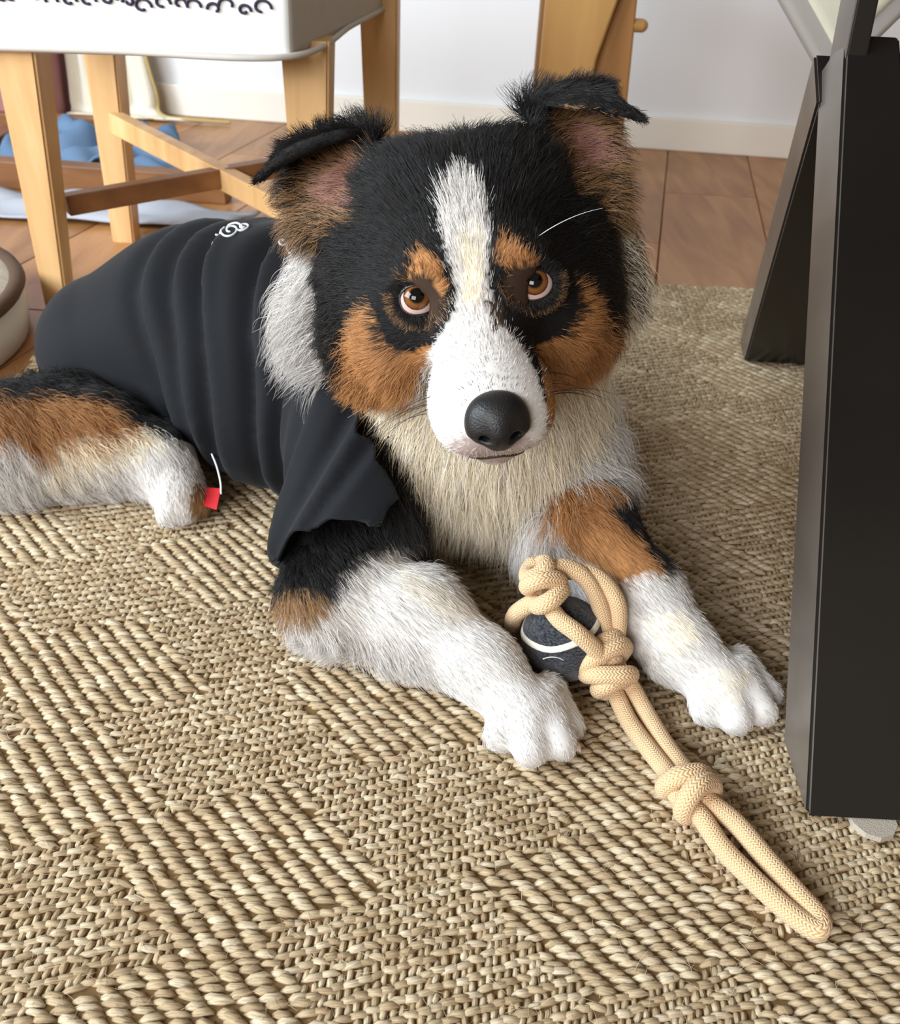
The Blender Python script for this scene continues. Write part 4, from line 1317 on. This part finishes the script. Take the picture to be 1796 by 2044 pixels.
# price tag on a clear plastic loop below the belly
m_red = mat_plain('red_card', srgb(206, 44, 52), rough=.4)
m_loop = mat_plain('clear_plastic', srgb(232, 236, 238), rough=.2, spec=.6)
V, Fq, UV = tube(catmull([(-0.2253,0.6935,0.0495), (-0.2165,0.6781,0.0432), (-0.2105,0.6647,0.0346), (-0.2095,0.6587,0.0260)], 8)-DO, .0009, 6)
loop = np_mesh('tag_loop', V, Fq, m_loop, shirt)
tg = hexa_bm([Vector(p)-Vector(DO) for p in ((-0.2320,0.6657,0.0255), (-0.2104,0.6614,0.0281), (-0.2102,0.6418,0.0193), (-0.2253,0.6481,0.0195))],
             [Vector(p)-Vector(DO)+Vector((0, .0016, .0006)) for p in ((-0.2320,0.6657,0.0255), (-0.2104,0.6614,0.0281), (-0.2102,0.6418,0.0193), (-0.2253,0.6481,0.0195))])
o = bm_obj('swing_tag', tg, m_red, shirt)
tag(o, 'small red card tag')


# ---- fur: strands combed by anchors (where, which way, how long, how much lift, droop)
ANCH = []
def A(p, d, ln, lift=.25, droop=.0, head=True, sym=False):
    for s in ((1, -1) if sym else (1,)):
        pp = H(p[0]*s, p[1], p[2]) if head else np.array(p, float)
        dd = HR @ np.array((d[0]*s, d[1], d[2]), float) if head else np.array(d, float)
        ANCH.append((pp, dd/np.linalg.norm(dd), ln, lift, droop))
A((0, .092, -.008), (0, -1, .3), .0035, .15)
A((.018, .080, -.020), (.5, -.8, .1), .004, .15, sym=True)
A((.032, .060, -.040), (.6, -.7, -.3), .005, .15, sym=True)
A((0, .080, -.055), (0, -.5, -.8), .004, .2)
A((.02, .06, -.062), (.5, -.4, -.8), .006, .2, sym=True)
A((0, .035, .002), (0, -.8, .5), .006, .2)
A((0, .0, .025), (0, -.4, .9), .009, .2)
A((0, -.04, .06), (0, -.9, .25), .014, .3)
A((.03, -.03, .055), (.35, -.85, .2), .014, .3, sym=True)
A((.026, .010, .018), (.5, -.3, .8), .006, .2, sym=True)
A((.055, -.005, .005), (.75, -.7, -.1), .009, .2, sym=True)
A((.030, .022, -.022), (.7, -.6, -.4), .005, .15, sym=True)
A((.060, -.018, -.030), (.6, -.7, -.4), .012, .2, sym=True)
A((.080, -.045, -.040), (.65, -.5, -.6), .024, .25, .2, sym=True)
A((.050, -.015, -.070), (.4, -.2, -.9), .030, .3, .2, sym=True)
A((0, .0, -.085), (0, -.1, -1), .040, .3, .3)
A((.064, -.055, .025), (.6, -.7, -.2), .016, .25, .1, sym=True)
A((.050, -.075, .050), (.5, -.8, .0), .018, .35, sym=True)
A((0, -.115, .035), (0, -1, -.2), .028, .4)
W_ = dict(head=False)
# neck ruff and chest apron
A((-.110, .620, .23), (-.85, .10, -.45), .058, .55, .5, **W_)
A((.125, .620, .24), (.85, .05, -.45), .045, .5, .4, **W_)
A((-.085, .640, .20), (-.80, .10, -.60), .062, .50, .6, **W_)
A((-.075, .625, .14), (-.62, -.05, -.85), .065, .45, .6, **W_)
A((.110, .640, .20), (.80, .05, -.60), .052, .45, .5, **W_)
A((.105, .625, .14), (.60, -.05, -.85), .054, .40, .6, **W_)
A((.020, .590, .17), (0, -.25, -1), .066, .45, .5, **W_)
A((-.03, .595, .11), (-.20, -.25, -1), .066, .45, .6, **W_)
A((.060, .595, .11), (.20, -.25, -1), .066, .45, .6, **W_)
A((.020, .595, .06), (0, -.30, -1), .058, .40, .7, **W_)
A((-.030, .730, .30), (-.5, .75, -.2), .040, .40, .2, **W_)
# left foreleg (towards the paw), long fringe under it
A((-0.0905,0.4888,0.0800), (.45, -.5, -.5), .014, .25, .1, **W_)
A((-0.0531,0.4755,0.0750), (.75, -.55, -.3), .010, .10, .0, **W_)
A((0.0046,0.4703,0.0600), (.75, -.62, -.2), .009, .07, **W_)
A((0.0445,0.4383,0.0450), (.65, -.75, -.15), .008, .06, **W_)
A((0.0680,0.4034,0.0350), (.45, -.85, -.3), .007, .06, **W_)
A((0.0729,0.3951,0.0150), (.3, -.7, -.6), .005, .05, **W_)
A((-0.1037,0.5064,0.0150), (-.55, -.55, -.5), .024, .3, .4, **W_)
A((-0.0623,0.4847,0.0120), (-.15, -.75, -.5), .028, .3, .5, **W_)
A((-0.0193,0.4667,0.0120), (.15, -.75, -.5), .020, .3, .4, **W_)
A((0.0185,0.4346,0.0120), (.45, -.75, -.3), .008, .1, **W_)
# right foreleg
A((0.1203,0.5631,0.0750), (.55, -.6, -.5), .012, .1, **W_)
A((0.1411,0.5087,0.0700), (.55, -.75, -.3), .010, .08, **W_)
A((0.1692,0.4780,0.0500), (.62, -.75, -.2), .009, .07, **W_)
A((0.1956,0.4445,0.0450), (.62, -.75, -.25), .007, .06, **W_)
A((0.2159,0.4316,0.0200), (.45, -.75, -.5), .005, .05, **W_)
A((0.1604,0.4959,0.0120), (.4, -.8, -.3), .010, .2, **W_)
# hind leg
A((-0.3926,0.6781,0.1000), (.65, -.45, -.5), .030, .3, .3, **W_)
A((-0.4015,0.6648,0.0400), (.5, -.6, -.6), .030, .3, .4, **W_)
A((-0.3194,0.6857,0.0800), (.8, -.3, -.5), .026, .3, .3, **W_)
A((-0.3295,0.6880,0.0300), (.4, -.7, -.6), .024, .3, .4, **W_)
A((-0.2728,0.6968,0.0500), (.6, -.6, -.5), .016, .25, .2, **W_)
A((-0.2424,0.6456,0.0300), (.2, -.85, -.4), .008, .2, **W_)
# ears
for E_, F_ in ((EAR_L, FLAP_L), (EAR_R, FLAP_R)):
    E_, F_ = np.array(E_), np.array(F_)
    out = (E_[1][2]-E_[1][0]); out /= np.linalg.norm(out)
    A(E_[0][1], out*.8+np.array((0, 0, .5)), .020, .5, .0, **W_)
    A(E_[1][0], out*.7+np.array((0, 0, .7)), .020, .5, **W_)
    A(E_[1][1], out*.9+np.array((0, 0, .3)), .010, .4, **W_)
    A(E_[1][2], out*.9+np.array((0, 0, -.2)), .022, .5, .2, **W_)
    A(E_[0][2], out*.9+np.array((0, 0, -.5)), .028, .5, .3, **W_)
    A(E_[2][1], np.array((0, 0, 1))+out*.3, .012, .5, **W_)
    A(E_[2][0], np.array((0, .2, 1))+out*.1, .020, .6, **W_)
    fd = F_[2][1]-F_[0][1]; fd /= np.linalg.norm(fd)
    A(F_[1][0], fd, .005, .05, **W_)
    A(F_[1][1], fd, .005, .05, **W_)
    A(F_[2][1], fd, .006, .05, **W_)
AP = np.array([a[0] for a in ANCH]); AD = np.array([a[1] for a in ANCH]); AS = np.array([(a[2], a[3], a[4]) for a in ANCH])
def comb(p):
    d = np.empty((len(p), 3)); s = np.empty((len(p), 3))
    for i in range(0, len(p), 20000):
        q = p[i:i+20000]
        w = 1/(((q[:, None]-AP[None])**2).sum(-1)+.006**2)**2
        w /= w.sum(1)[:, None]
        d[i:i+20000] = w @ AD; s[i:i+20000] = w @ AS
    return d/(np.linalg.norm(d, axis=1)[:, None]+1e-9), s

def hair_curves(name, P, rad0, rad1, colors, mat, parent, origin):
    """P (n,k,3) strands as one hair object"""
    n, k = P.shape[:2]
    hc = bpy.data.hair_curves.new(name)
    hc.add_curves([k]*n)
    hc.attributes['position'].data.foreach_set('vector', (P-origin).astype(np.float32).ravel())
    ra = hc.attributes.get('radius') or hc.attributes.new('radius', 'FLOAT', 'POINT')
    t = np.linspace(0, 1, k)
    prof = (rad0+(rad1-rad0)*t**1.5)
    ra.data.foreach_set('value', np.broadcast_to(prof, (n, k)).astype(np.float32).ravel() if np.ndim(rad0) == 0 else prof.astype(np.float32).ravel())
    ca = hc.attributes.new('hcol', 'FLOAT_COLOR', 'CURVE')
    c = np.ones((n, 4), np.float32); c[:, :3] = colors
    ca.data.foreach_set('color', c.ravel())
    hc.materials.append(mat)
    o = bpy.data.objects.new(name, hc)
    COL.objects.link(o)
    o.parent = parent
    return o
m_fur, nt, N_, L_, B_ = mat_new('fur')
at = N_.new('ShaderNodeAttribute'); at.attribute_name = 'hcol'
L_.new(at.outputs['Color'], B_.inputs['Base Color'])
B_.inputs['Roughness'].default_value = .48; B_.inputs['Specular IOR Level'].default_value = .35

def tri_sample(V, Q, N, dens, r):
    T = np.vstack([Q[:, [0, 1, 2]], Q[:, [0, 2, 3]]])
    a, b, c = V[T[:, 0]], V[T[:, 1]], V[T[:, 2]]
    area = .5*np.linalg.norm(np.cross(b-a, c-a), axis=1)
    w = area*dens[T].mean(1)
    n = int(w.sum())
    t = r.choice(len(T), n, p=w/w.sum())
    u, v = r.random(n), r.random(n)
    m = u+v > 1
    u[m], v[m] = 1-u[m], 1-v[m]
    p = a[t]*(1-u-v)[:, None]+b[t]*u[:, None]+c[t]*v[:, None]
    nn = N[T[t, 0]]*(1-u-v)[:, None]+N[T[t, 1]]*u[:, None]+N[T[t, 2]]*v[:, None]
    return p, nn/(np.linalg.norm(nn, axis=1)[:, None]+1e-9)

fr_ = np.random.default_rng(21)
shirted = under_shirt(BV)
DENS = np.array([1150e3, 800e3, 400e3, 800e3, 800e3, 400e3])
dens = DENS[vpart]*(~shirted)
hv = to_head(BV)
# no fur on the eyes or on the nose leather
gaze_to = np.array((0.0, 0.0, 0.50))
EYE_FR = []
for e in EYES:
    fwd = gaze_to-e; fwd /= np.linalg.norm(fwd)
    fx = HX-fwd*(HX @ fwd); fx /= np.linalg.norm(fx)
    fz = np.cross(fx, fwd); fz = fz if fz @ HZ > 0 else -fz
    EYE_FR.append((fwd, fx, fz))
def on_eye(p, a=.0109, b=.0092):
    m = np.zeros(len(p), bool)
    for e, (fwd, fx, fz) in zip(EYES, EYE_FR):
        q = p-e
        m |= (((q @ fx)/a)**2+((q @ fz)/b)**2 < 1) & (q @ fwd > -.005) & (q @ fwd < .03)
    return m
dens[on_eye(BV)] = 0
NOSE_L = np.array((0, .100, -.026))
dens[np.linalg.norm((hv-NOSE_L)/np.array((.0175, .016, .0165)), axis=1) < 1] = 0
dens[(BN[:, 2] < -.75) & (BV[:, 2] < .02)] = 0
dens[(vpart == 2) & (BV[:, 1] > .80)] = 0
p0, n0 = tri_sample(BV, BQ, BN, dens, fr_)
keep = ~under_shirt(p0) & ~on_eye(p0)
p0, n0 = p0[keep], n0[keep]
part, _ = part_of(p0.astype(np.float32))
hl0 = to_head(p0)
d0, s0 = comb(p0)
n = len(p0)
# near the eyes the hair turns away from the lids
for e, (fwd, fx, fz) in zip(EYES, EYE_FR):
    q = p0-e
    u_, v_ = q @ fx, q @ fz
    rad = np.where(q @ fwd > -.01, np.hypot(u_, v_*1.15), 1)
    w = np.clip((.022-rad)/.008, 0, 1)[:, None]
    away = u_[:, None]*fx+v_[:, None]*fz
    away /= np.linalg.norm(away, axis=1)[:, None]+1e-9
    d0 = d0*(1-w)+away*w
    s0[:, 0] = np.where(w[:, 0] > 0, np.minimum(s0[:, 0], .0052), s0[:, 0])
    s0[:, 1] = np.where(w[:, 0] > 0, .3, s0[:, 1])
col = coat(p0, n0, part, fr_, soft=6.5)
L0 = s0[:, 0]*fr_.uniform(.65, 1.2, n)
lift, droop = s0[:, 1], s0[:, 2]
tang = d0-n0*(d0*n0).sum(1)[:, None]
tang /= np.linalg.norm(tang, axis=1)[:, None]+1e-9
tang = tang+fr_.normal(0, .16, (n, 3))
col = col*(fr_.uniform(.74, 1.18, (n, 1)))
blk = col.max(1) < .03
def strands(p, nn, tg, L, lift, droop, k, r, wave=0.0):
    n = len(p)
    P = np.empty((n, k, 3)); P[:, 0] = p-nn*.0006
    st = (L/(k-1))[:, None]
    wv = r.normal(0, 1, (n, 3)); wv2 = r.normal(0, 1, (n, 3))
    for i in range(1, k):
        t = i/(k-1)
        d = nn*(lift*(1.55-1.25*t))[:, None]+tg*(1-.1*t)+np.array((0, 0, -1.0))*(droop*t*1.3)[:, None]
        if wave: d = d+wave*(wv*math.sin(3.3*t)+wv2*math.sin(6.5*t+1))*.35
        d /= np.linalg.norm(d, axis=1)[:, None]+1e-9
        P[:, i] = P[:, i-1]+d*st
    P[:, :, 2] = np.where(P[:, :, 2] < .0015, .0015+np.abs(P[:, :, 2])*.05, P[:, :, 2])
    return P
from mathutils.kdtree import KDTree
def clump(P, r, every, amount):
    n = len(P)
    g = r.choice(n, max(8, n//every), replace=False)
    kd = KDTree(len(g))
    for i, j in enumerate(g): kd.insert(P[j, 0], i)
    kd.balance()
    idx = np.array([g[kd.find(q)[1]] for q in P[:, 0]])
    t = np.linspace(0, 1, P.shape[1])[None, :, None]
    am = amount*np.clip(r.normal(.8, .25, n), 0, 1)[:, None, None]
    G = P[idx]
    return P+(G-P)*am*t**1.3
longm = L0 > .017
sel = ~longm
print('fur', n, longm.sum(), time.time()-T0)
S1 = strands(p0[sel], n0[sel], tang[sel], L0[sel], lift[sel], droop[sel], 5, fr_)
S1 = clump(S1, fr_, 22, .35)
o = hair_curves('short_fur', S1, .00015, .00004, col[sel], m_fur, body, DO)
tag(o, kind='stuff')
S2 = strands(p0[longm], n0[longm], tang[longm], L0[longm], lift[longm], droop[longm], 9, fr_, wave=.75)
S2 = clump(S2, fr_, 34, .62)
o = hair_curves('long_fur', S2, .00016, .00003, col[longm], m_fur, body, DO)
tag(o, kind='stuff')
print('fur done', time.time()-T0)

for SP, fc, par, org in FUZZ:
    o = hair_curves('loose_fibres', SP, .00009, .00004, fc, m_fur, par, org)
    tag(o, kind='stuff')


# ---- eyes
LID = []
m_eye, nt, N_, L_, B_ = mat_new('eye')
uv = N_.new('ShaderNodeTexCoord')
gr = N_.new('ShaderNodeAttribute'); gr.attribute_name = 'iris'
rp = N_.new('ShaderNodeValToRGB'); rp.color_ramp.interpolation = 'LINEAR'
els = rp.color_ramp.elements
els[0].position = 0.0; els[0].color = (*srgb(6, 5, 5), 1)
els[1].position = .40; els[1].color = (*srgb(8, 6, 6), 1)
for pos, c in ((.44, (78, 46, 22)), (.54, (122, 78, 40)), (.68, (112, 66, 32)), (.78, (48, 28, 18)), (.82, (196, 172, 164)), (1.0, (200, 166, 158))):
    e = els.new(pos); e.color = (*srgb(*c), 1)
nzv = N_.new('ShaderNodeTexNoise'); nzv.inputs['Scale'].default_value = 900
L_.new(uv.outputs['Object'], nzv.inputs['Vector'])
ad = N_.new('ShaderNodeMath'); ad.operation = 'MULTIPLY_ADD'; ad.inputs[1].default_value = .05
L_.new(nzv.outputs['Fac'], ad.inputs[0]); L_.new(gr.outputs['Fac'], ad.inputs[2])
L_.new(ad.outputs[0], rp.inputs['Fac']); L_.new(rp.outputs['Color'], B_.inputs['Base Color'])
B_.inputs['Roughness'].default_value = .04; B_.inputs['Specular IOR Level'].default_value = .6
B_.inputs['IOR'].default_value = 1.38
m_lid = mat_plain('eyelid_skin', srgb(24, 20, 19), rough=.35, spec=.5)
m_tear = mat_plain('pink_eye_corner', srgb(196, 138, 130), rough=.25, spec=.6)
def sphere(c, r, nu=48, nv=32):
    V = [(math.sin(math.pi*j/nv)*math.cos(2*math.pi*i/nu)*r, math.sin(math.pi*j/nv)*math.sin(2*math.pi*i/nu)*r, math.cos(math.pi*j/nv)*r) for j in range(nv+1) for i in range(nu)]
    F_ = [(j*nu+i, (j+1)*nu+i, (j+1)*nu+(i+1) % nu, j*nu+(i+1) % nu) for j in range(nv) for i in range(nu)]
    return np.array(V)+c, np.array(F_)
for s, e in zip((-1, 1), EYES):
    look = gaze_to-e; look /= np.linalg.norm(look)
    # iris a little above the middle of the opening
    look = look+HZ*.20+HX*s*.02; look /= np.linalg.norm(look)
    V, Fq = sphere(e, EYE_R)
    ang = np.arccos(np.clip(((V-e)/EYE_R) @ look, -1, 1))
    V = V+look*(np.clip(1-(ang/.68)**2, 0, 1)*.0011)[:, None]          # cornea bulge
    o = np_mesh('eye', V-DO, Fq, m_eye, dog)
    a = o.data.attributes.new('iris', 'FLOAT', 'POINT')
    a.data.foreach_set('value', np.clip(ang/.88, 0, 1).astype(np.float32))
    # eyelids: an almond rim lying on the eyeball, seen from the front
    fwd = gaze_to-e; fwd /= np.linalg.norm(fwd)
    fx = HX-fwd*(HX @ fwd); fx /= np.linalg.norm(fx)
    fz = np.cross(fx, fwd); fz = fz if fz @ HZ > 0 else -fz
    t = np.linspace(0, 2*np.pi, 49)[:-1]
    ax_ = .0102*np.cos(t)
    inner = -s*np.cos(t)                                # 1 at the inner corner
    az_ = np.where(np.sin(t) > 0, .0074, .0088)*np.sign(np.sin(t))*np.abs(np.sin(t))**.85 - .0016*np.clip(inner, 0, 1)**3
    rings = []
    for sc, bulge in ((.97, -.0006), (1.0, .0006), (1.07, .0011), (1.18, .0009), (1.32, -.0002), (1.5, -.0027), (1.7, -.0065)):
        px = ax_*sc; pz = az_*sc+(.0012*np.clip(np.sin(t), 0, 1) if sc > 1.1 else 0)
        rho = np.hypot(px, pz)
        q = np.minimum(rho/EYE_R, .93)
        h_ = EYE_R*np.sqrt(1-q*q)-np.maximum(rho/EYE_R-.93, 0)*EYE_R*.8+bulge*(1+.6*np.clip(np.sin(t), 0, 1))
        rings.append(e+px[:, None]*fx+pz[:, None]*fz+h_[:, None]*fwd)
    m_ = len(t)
    LV = np.vstack(rings)
    LF = [(i*m_+j, i*m_+(j+1) % m_, (i+1)*m_+(j+1) % m_, (i+1)*m_+j) for i in range(len(rings)-1) for j in range(m_)]
    np_mesh('eyelid', LV-DO, LF, m_lid, dog)
    # short lashes and lid hair growing off the lid
    lr_ = np.random.default_rng(40+s)
    LF = np.array(LF)
    outer = LF[LF[:, 0] >= 2*m_]
    rad_ = LV-e; rad_ -= np.outer(rad_ @ fwd, fwd)
    rad_ /= np.linalg.norm(rad_, axis=1)[:, None]+1e-9
    ln_ = vnormals(LV, LF)
    ln_ *= np.sign((ln_ * fwd).sum(1))[:, None]
    dl = np.full(len(LV), 4.5e6)
    hp, hn = tri_sample(LV, outer, ln_, dl, lr_)
    hd_ = hp-e; hd_ -= np.outer(hd_ @ fwd, fwd); hd_ /= np.linalg.norm(hd_, axis=1)[:, None]
    a_in = -s*(hd_ @ fx); a_dn = -(hd_ @ fz)
    hd2 = hd_+lr_.normal(0, .25, hd_.shape)
    kk = len(hp)
    hs = strands(hp, hn, hd2, lr_.uniform(.0025, .0055, kk), np.full(kk, .22), np.zeros(kk), 5, lr_)
    hc_ = np.tile(np.array(BLACK), (kk, 1))
    m1 = (a_in > .2) & (lr_.random(kk) < .6); hc_[m1] = DKBROWN
    rr_ = np.linalg.norm((hp-e)-np.outer((hp-e) @ fwd, fwd), axis=1)
    m2 = (rr_ > .0128) & (a_dn > -.3) & (a_in < .5) & (lr_.random(kk) < .45); hc_[m2] = OCHRE
    m3 = (a_dn < -.2) & (a_in > -.2) & (rr_ > .0125) & (lr_.random(kk) < .5); hc_[m3] = OCHRE
    LID.append((hs, hc_*lr_.uniform(.75, 1.15, (kk, 1))))
    # pink inner corner
    ic = e-fx*s*.0092-fz*.0030+fwd*.0086
    V, Fq = sphere(ic, .0021, 16, 12)
    np_mesh('tear_corner', V-DO, Fq, m_tear, dog)

o = hair_curves('lid_fur', np.concatenate([q[0] for q in LID]), .00014, .00004, np.concatenate([q[1] for q in LID]), m_fur, body, DO)
tag(o, kind='stuff')
# ---- nose leather, meshed finely with carved nostrils
m_nose, nt, N_, L_, B_ = mat_new('nose_leather')
tcn = N_.new('ShaderNodeTexCoord')
vo = N_.new('ShaderNodeTexVoronoi'); vo.inputs['Scale'].default_value = 900
L_.new(tcn.outputs['Object'], vo.inputs['Vector'])
bp = N_.new('ShaderNodeBump'); bp.inputs['Strength'].default_value = .35; bp.inputs['Distance'].default_value = .0005
L_.new(vo.outputs['Distance'], bp.inputs['Height']); L_.new(bp.outputs['Normal'], B_.inputs['Normal'])
B_.inputs['Base Color'].default_value = (*srgb(21, 19, 20), 1); B_.inputs['Roughness'].default_value = .46; B_.inputs['Specular IOR Level'].default_value = .45
NO = H(0, .096, -.0255)
def NL(x, y, z): return (x, y, z)
NOSEP = [Prim('ell', .004, (0, -.002, .003), I3, (.0165, .013, .0115)), Prim('ell', .004, (0, .003, -.004), I3, (.0115, .0125, .0130)),
         Prim('ell', .004, (-.0105, .000, -.003), I3, (.0078, .0105, .0090)), Prim('ell', .004, (.0105, .000, -.003), I3, (.0078, .0105, .0090))]
lo = np.array((-.024, -.02, -.024)); hi = -lo
NF, nax = grid_field(NOSEP, lo, hi, .0007)
X, Y, Z = np.meshgrid(*nax, indexing='ij')
pp = np.stack([X, Y, Z], -1)
for s in (-1, 1):
    hole = sd_cone(pp, (s*.0070, .0145, -.0050), (s*.0098, .004, -.0035), .0026, .0030)
    slit = sd_cone(pp, (s*.0085, .013, -.0065), (s*.0165, .005, -.0085), .0012, .0012)
    NF = -smin(-NF, smin(hole, slit, .0015), .002)
groove = sd_cone(pp, (0, .0165, -.004), (0, .011, -.017), .0007, .0011)
NF = -smin(-NF, groove, .0016)
NV, NQ = surface_nets(NF, lo, .0007)
NV = laplace(NV, NQ, 2, .5)
NV = NO+NV @ HR.T
o = np_mesh('nose', NV-DO, NQ[:, ::-1], m_nose, dog)
# mouth line below the nose and along the lips
m_lip = mat_plain('lip', srgb(58, 38, 36), rough=.5)
lipc = [H(-.031, .045, -.066), H(-.024, .072, -.068), H(-.012, .088, -.064), H(0, .0925, -.0605), H(.012, .088, -.064), H(.024, .072, -.068), H(.031, .045, -.066)]
BVHB = BVHTree.FromPolygons([tuple(v) for v in BV], [tuple(int(i) for i in q) for q in BQ])
lc = catmull(lipc, 8)
lc = np.array([np.array(BVHB.find_nearest(Vector(q))[0]) for q in lc])
V, Fq, UV = tube(lc-DO, .0014, 8)
np_mesh('mouth', V-DO*0, Fq, m_lip, dog)
# ---- whiskers and brow bristles
wr = np.random.default_rng(5)
WP, WC = [], []
for s in (-1, 1):
    for i in range(9):
        root = np.array(BVHB.find_nearest(Vector(H(s*(.026+.008*wr.random()), .035+.03*wr.random(), -.032-.022*wr.random())))[0])
        d = HR @ np.array((s*(.9+.3*wr.random()), -.25+.25*wr.random(), -.35+.5*wr.random())); d /= np.linalg.norm(d)
        ln = wr.uniform(.018, .042)
        t = np.linspace(0, 1, 8)[:, None]
        WP.append(root+d*ln*t+np.array((0, 0, -1))*(ln*.35*t**2)); WC.append(srgb(40, 30, 26))
t = np.linspace(0, 1, 8)[:, None]
root = np.array(BVHB.find_nearest(Vector(H(.035, -.002, .024)))[0])
WP.append(root+(HX*.038+HZ*.020-HY*.004)*t-HZ*(.010*t**2)); WC.append(srgb(220, 222, 224))
o = hair_curves('whiskers', np.array(WP), .00022, .00006, np.array(WC), m_fur, body, DO)
tag(o, kind='stuff')
# ---- claws
m_claw = mat_plain('claw', srgb(232, 208, 192), rough=.4)
for a_, b_ in (((0.0948,0.4033,0.0080), (0.0981,0.4025,0.0030)), ((0.0839,0.3953,0.0080), (0.0858,0.3948,0.0030)), ((0.2296,0.4349,0.0080), (0.2315,0.4320,0.0030)), ((0.2425,0.4452,0.0080), (0.2454,0.4432,0.0030)), ((0.0635,0.3935,0.0070), (0.0638,0.3926,0.0030)), ((0.2014,0.4329,0.0070), (0.2018,0.4309,0.0030))):
    V, Fq, UV = tube(np.linspace(np.array(a_), np.array(b_), 4)-DO, np.array((.0028, .0024, .0017, .0008)), 8)
    np_mesh('claw', V, Fq, m_claw, dog)

print('script seconds', time.time()-T0)
